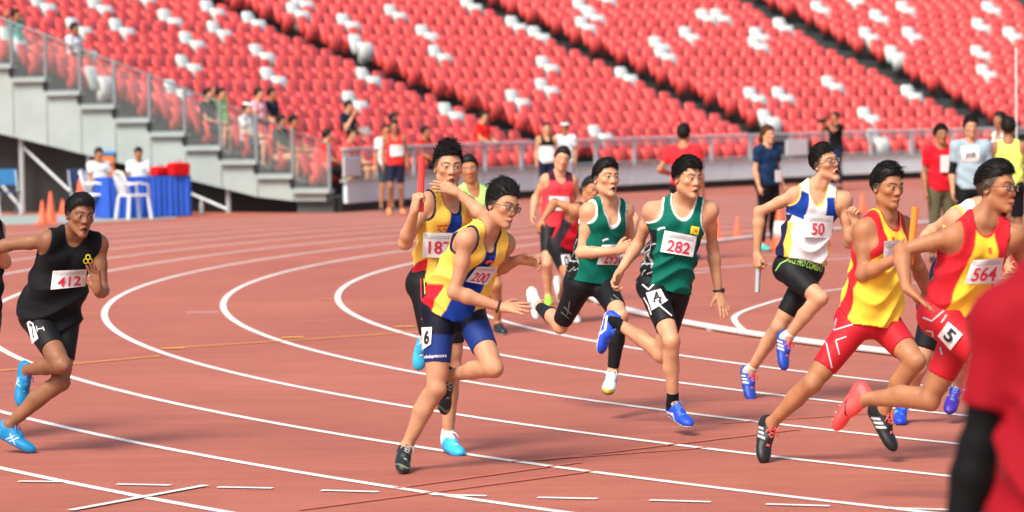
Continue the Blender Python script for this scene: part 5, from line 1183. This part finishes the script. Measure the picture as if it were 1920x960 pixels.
K_ = Field(); B_ = Bq; K_.cone(B_.j['rs']*.35+B_.j['re']*.65, B_.j['re']*.8+B_.j['rw']*.2, .044, .042); surf('elbow_band', K_, .010, CLOTH, bq, rq, lambda P: mixc(P, BLK))
figure('athlete in a neon yellow vest and black shorts turned away beside the pole', G(1893, 500), math.radians(172), 1.70, shirt=L(214, 240, 110), vest=True, pants=BLK*1.2, shoe=L(190, 190, 190), skin=SKD*1.2, fine=True)
figure('athlete in a yellow and white top standing behind the neon vest', G(1878, 452), math.radians(-60), 1.74, kit=kit_white, vest=True, pants=L(200, 90, 30), skin=SKD*1.2)
Bq, rq, bq, oq, Fq, *_ = figure('athlete in a red vest and navy shorts walking by the railing', G(742, 402), math.radians(10), 1.68, shirt=L(214, 52, 50), vest=True, pants=L(26, 34, 56), shoe=L(250, 150, 90), skin=SKD*1.3, over=dict(rk=(-.11, -.14, .51), ra=(-.12, -.02, .12)))
bib(Fq, oq, bq, np.linalg.norm(bq), [(731, 272), (757, 271), (757, 292), (732, 293)], None, None, head=False)
figure('bystander in a white shirt beside the walking athlete in red', G(726, 396), math.radians(20), 1.60, shirt=L(215, 220, 222), pants=L(60, 70, 80), skin=SKT, h=.020)
Bq, rq, bq, oq, Fq, *_ = figure('athlete in a black and white vest and navy shorts near the railing', G(1027, 388), math.radians(10), 1.58, kit=lambda P, u, v, w, ph, n, a: np.where((v < .62)[:, None], WHT, BLK), vest=True, pants=L(24, 34, 60), skin=SK, h=.018)
figure('bystander in a pale shirt and cap leaning by the railing', G(1062, 386), math.radians(-20), 1.58, shirt=L(205, 215, 222), pants=L(150, 160, 170), skin=SKT, cap=L(220, 225, 228), h=.020)
def sit_at(px, py, label, **k):
    z = np.array([0, 0, 1.12]); s = min(SEATS, key=lambda s: (lambda q: (q[0]-px)**2+(q[1]-py)**2)(proj(s['p']+z)))
    a = s['a']; f = np.array([-math.cos(a), -math.sin(a)]); yaw = math.atan2(f[0], -f[1])
    yaw += k.pop('turn', 0.); return figure(label, s['p']+np.array([0, 0, -.02]), yaw, k.pop('H', 1.68), 'sit', h=k.pop('h', .026), **k)
AUP = dict(le=(.30, .05, 1.16), lw=(.12, .10, 1.26), re=(-.30, .05, 1.16), rw=(-.12, .10, 1.26))
sit_at(32, 32, 'spectator in a teal shirt with hands behind the head, in the stand', shirt=L(70, 170, 160), pants=L(20, 30, 30), over=AUP, skin=SKT)
sit_at(138, 50, 'spectator in a white T-shirt seated near the end railing', shirt=L(215, 222, 230), skin=SKD*1.2)
sit_at(404, 192, 'spectator in a lime green shirt with raised arms', shirt=L(140, 230, 120), over=AUP)
sit_at(482, 180, 'spectator in a pink shirt with a dark strap', shirt=L(230, 170, 180)); sit_at(515, 186, 'spectator in a navy shirt beside the pink shirt', shirt=L(20, 30, 52), skin=SKT)
sit_at(646, 198, 'spectator in a navy shirt and cap with a hand at the chin', shirt=L(20, 32, 58), cap=L(30, 30, 36), over=dict(rw=(-.04, -.14, 1.02)))
sit_at(744, 214, 'spectator in a dark navy shirt near the aisle', shirt=L(26, 34, 54), skin=SKD)
sit_at(560, 226, 'spectator in a red shirt and black cap', shirt=L(215, 50, 42), cap=L(26, 26, 30), skin=SKT); sit_at(618, 242, 'spectator in a plain red shirt turned aside', shirt=L(222, 44, 40), turn=.6)
sit_at(458, 244, 'spectator in a white shirt and white cap by the end railing', shirt=L(205, 212, 216), cap=L(220, 224, 226), pants=L(60, 66, 72)); sit_at(510, 244, 'spectator in a dark green shirt by the end railing', shirt=L(30, 60, 56), skin=SKT, pants=L(190, 150, 120))
sit_at(656, 268, 'spectator in a coral shirt in the front row', shirt=L(220, 90, 80)); sit_at(790, 258, 'spectator in a dark red shirt in the front row', shirt=L(190, 50, 46), skin=SKT)
sit_at(900, 214, 'spectator in a red shirt with a yellow emblem', shirt=L(224, 32, 30)); sit_at(376, 246, 'spectator in black with a red lap bag', shirt=L(24, 34, 36), pants=L(30, 30, 34))
# ------------------------------------------------------------------ objects round the track
def place(o, p, rz=0.): o.location = p; o.rotation_euler = (0, 0, rz); return o
# table with blue skirt
tp = G(280, 408); d_ = G(357, 404)-G(203, 409); wd = np.linalg.norm(d_[:2]); rz = math.atan2(d_[1], d_[0])
tb = empty('table', tp, rz, 'long table under a blue pleated skirt near the end of the stand', 'table')
bevel(MB().box((0, .30, .73), (wd, .66, .03)).build('table_top', MT['cloth_blue'], tb), .008)
mb = MB(); ring = []
def edgepts():
    out = []; hx, hy = wd/2+.012, .33+.012
    for (x0, y0, x1, y1) in ((-hx, -hy, hx, -hy), (hx, -hy, hx, hy), (hx, hy, -hx, hy), (-hx, hy, -hx, -hy)):
        n = int(max(abs(x1-x0), abs(y1-y0))/.018)
        for i in range(n): out.append((x0+(x1-x0)*i/n, y0+(y1-y0)*i/n, (y1-y0)/(abs(y1-y0)+abs(x1-x0)), -(x1-x0)/(abs(y1-y0)+abs(x1-x0))))
    return out
ep = edgepts(); vs = []; n = len(ep)
for z, am in ((.745, .002), (.70, .006), (.35, .016), (.02, .026)):
    for i, (x, y, nx_, ny_) in enumerate(ep): q = am*(math.sin(i*1.05)+.5*math.sin(i*.37+1)); vs.append((x+nx_*q, y+.30+ny_*q, z))
mb.add(vs, [(j*n+i, j*n+(i+1) % n, (j+1)*n+(i+1) % n, (j+1)*n+i) for j in range(3) for i in range(n)]); mb.build('skirt', MT['cloth_blue'], tb, True)
for x in (-wd/2+.1, wd/2-.1):
    for y in (.05, .55): MB().tube([(x, y, 0), (x, y, .71)], .018, 8).build('leg', MT['steel'], tb)
def bag(px, py, z, dx, dz, label, seed):
    e = empty('sports_bag', U(px, py, tp[1]+.3), .2*seed, label, 'bag'); e.location[2] = z; hx, hy = dx/2, .13
    F = Field(); F.fn(lambda P: (np.linalg.norm(np.maximum(np.abs(P-np.array([0, 0, dz*.48]))-np.array([hx-.03, hy-.03, dz*.48-.03]), 0), axis=1)-.03)-.010*wob(P, seed, 22), [-hx-.03, -hy-.03, -.02], [hx+.03, hy+.03, dz*1.08]); F.clip(lambda P: -P[:, 2])
    surf('bag_body', F, .018, CLOTH, np.zeros(3), e, lambda P: mixc(P, L(190, 16, 22)))
    MB().tube([(-dx*.2, 0, dz*.8), (-dx*.12, 0, dz*1.15), (dx*.12, 0, dz*1.15), (dx*.2, 0, dz*.8)], .012, 6).build('handle', MT['red_bag'], e, True)
bag(335, 330, .75, .36, .24, 'boxy red nylon bag at the end of the blue table', 3); bag(301, 333, .75, .34, .17, 'slumped red nylon bag in the middle of the blue table', 4)
# white plastic chairs
def chair(p, rz, label):
    e = empty('plastic_chair', p, rz, label, 'chair', 'white plastic chairs at the blue table')
    s = MB().box((0, 0, .43), (.44, .42, .035)).build('seat', MT['plastic_w'], e); bevel(s, .012, 2)
    for x, y in ((-.19, -.18), (.19, -.18), (-.2, .2), (.2, .2)): bevel(MB().prism([(x-.022, y-.022, .42), (x+.022, y-.022, .42), (x+.022, y+.022, .42), (x-.022, y+.022, .42)], (x*.18, y*.25, -.42)).build('leg', MT['plastic_w'], e), .006, 1)
    b = MB()
    for x in (-.19, .19): b.tube([(x, .19, .44), (x*1.02, .25, .66), (x*.86, .31, .84)], [.022, .02, .018], 8)
    b.tube([(-.165, .31, .84), (0, .335, .865), (.165, .31, .84)], .022, 8); b.build('back_frame', MT['plastic_w'], e, True)
    for x in (-.10, -.033, .033, .10): bevel(MB().prism([(x-.018, .20, .45), (x+.018, .20, .45), (x+.018, .215, .45), (x-.018, .215, .45)], (0, .11, .40)).build('back_slat', MT['plastic_w'], e), .004, 1)
    for x in (-.22, .22): MB().tube([(x, .24, .63), (x*1.05, 0, .65), (x*1.02, -.17, .62), (x, -.19, .44)], .02, 8).build('armrest', MT['plastic_w'], e, True)
chair(G(252, 411), math.radians(125), 'white plastic garden chair standing sideways in front of the blue table'); chair(G(187, 409), math.radians(80), 'white plastic garden chair at the end of the blue table')
# helpers at the table sit on chairs behind it
for px, lab, kw in ((188, 'helper with dark hair in a white shirt seated at the table end', dict(shirt=L(215, 218, 222), turn=0)), (262, 'helper in a white shirt seated behind the blue table', dict(shirt=L(205, 215, 224), turn=0))):
    p = G(px, 403.5); p[2] = 0
    figure(lab, p, math.radians(30 if px < 200 else 10), 1.66, 'sit', shirt=kw['shirt'], skin=SKT, h=.022, nod=-.25)
    e = empty('stool', p, 0, 'plain stool under the helper %s' % ('at the table end' if px < 200 else 'behind the blue table'), 'stool')
    MB().box((0, .02, .40), (.36, .36, .04)).build('seat', MT['plastic_w'], e)
    for x in (-.14, .14):
        for y in (-.12, .16): MB().tube([(x, y, 0), (x*.9, y, .39)], .015, 6).build('leg', MT['plastic_w'], e)
# cones
def cone(p, h, label, r=None, sleeve=False, group=None):
    r = r or h*.19; e = empty('traffic_cone', p, random.uniform(0, 1), label, 'cone', group)
    bevel(MB().box((0, 0, .0125+.001), (r*2.5, r*2.5, .025)).build('base', MT['cone'], e), .008)
    bo = MB().lathe([(r, .026), (r*.94, h*.08), (r*.22, h*.97), (r*.16, h)], 20).build('cone_body', MT['cone'], e, True)
    if sleeve:
        q = lambda t: r*(.98-.78*t)+.004
        MB().lathe([(q(.28), h*.28), (q(.62), h*.62)], 20).build('reflective_band', MT['conew'], bo, True)
cone(G(80, 421), .42, 'small red cone beside a slightly taller one on the apron', .085); cone(G(96, 418), .55, 'tall red cone on the apron left of the blue table', .10)
cone(G(152, 410), .72, 'large orange cone with a white band at the end of the blue table', .15, True)
cone(G(1463, 470), .62, 'large orange and white cone beside the girl in navy', .13, True)
cone(G(1383, 448), .31, 'small orange cone between its twin and the girl in navy', .06, False, 'pair of small cones on the track'); cone(G(1346, 450), .31, 'small orange cone between runner 282 and its twin cone', .06, False, 'pair of small cones on the track')
cone(G(1617, 398), .33, 'small orange cone standing behind the shouting runner', .07); cone(G(118, 404), .30, 'small dark red cone partly behind the runner numbered 412', .08)
# orange bin with a blue lid
p = G(183, 404); p[1] += 1.2; e = empty('cooler_bin', p, math.radians(8), 'tall orange bin with a blue lid behind the table', 'bin')
bevel(MB().box((0, 0, .55), (.36, .34, 1.10)).build('bin_body', MT['orange'], e), .03, 3); bevel(MB().box((0, 0, 1.14), (.40, .38, .08)).build('lid', MT['blue_pl'], e), .02, 2)
MB().tube([(-.15, -.18, .95), (-.05, -.215, .95), (.05, -.215, .95), (.15, -.18, .95)], .014, 6).build('handle', MT['blue_pl'], e, True)
# water bottle
p = G(378, 401); e = empty('water_bottle', p, 0, 'clear plastic water bottle on the ground beside the blue table', 'bottle')
MB().lathe([(.036, 0), (.04, .02), (.04, .17), (.034, .20), (.014, .25), (.014, .265)], 14).build('bottle_body', MT['water'], e, True); MB().lathe([(.017, .262), (.017, .285)], 12).build('cap', MT['plastic_w'], e)
# blue folding chairs at the far left
for px, lab in ((8, 'dark blue folding chair under the open end of the stand'), (146, 'dark navy chair back behind the tall banded cone')):
    p = G(px, 406); p[1] += .5; e = empty('folding_chair', p, math.radians(20), lab, 'chair')
    bevel(MB().box((0, 0, .44), (.42, .40, .03)).build('seat', MT['navy_pl'], e), .008); bevel(MB().box((0, .20, .72), (.42, .03, .30)).build('backrest', MT['blue_pl' if px < 50 else 'navy_pl'], e), .008)
    for x in (-.19, .19): MB().tube([(x, -.18, 0), (x, .20, .86)], .012, 6).build('leg', MT['steel'], e); MB().tube([(x*.9, .22, 0), (x*.9, -.16, .44)], .012, 6).build('leg', MT['steel'], e)
# marker pole, bag and crate on the right
p = G(1908, 486); e = empty('marker_pole', p, 0, 'thin white upright pole on the infield', 'pole'); MB().tube([(0, 0, 0), (0, 0, 2.55)], .011, 10).build('pole_shaft', MT['cream'], e, True); MB().lathe([(.12, 0), (.12, .02), (.03, .05)], 16).build('foot_plate', MT['steel'], e, True)
p = G(1893, 505); e = empty('equipment_crate', p, .3, 'low red crate with grey sides on the infield', 'crate'); bevel(MB().box((0, 0, .10), (.5, .35, .20)).build('crate_body', MT['red_bag'], e), .01); bevel(MB().box((0, 0, .215), (.54, .39, .03)).build('rim', MT['panel'], e), .008)
F = Field(); F.ell((0, 0, .14), np.array([.20, .13, .15]), None); F.ell((.08, 0, .20), np.array([.12, .11, .12]), None, .05); F2 = Field(); F2.fn(lambda P: F.at(P)-.01*wob(P, 6, 30), [-.3, -.2, -.1], [.3, .2, .4]); F2.clip(lambda P: -P[:, 2])
e = empty('backpack', G(1912, 478), 0, 'black backpack lying on the infield by the pole', 'bag'); surf('bag_body', F2, .015, CLOTH, np.zeros(3), e, lambda P: mixc(P, BLK)); MB().tube([(-.1, -.12, .08), (-.06, -.17, .2), (.04, -.12, .30)], .012, 6).build('strap', MT['black'], e, True)
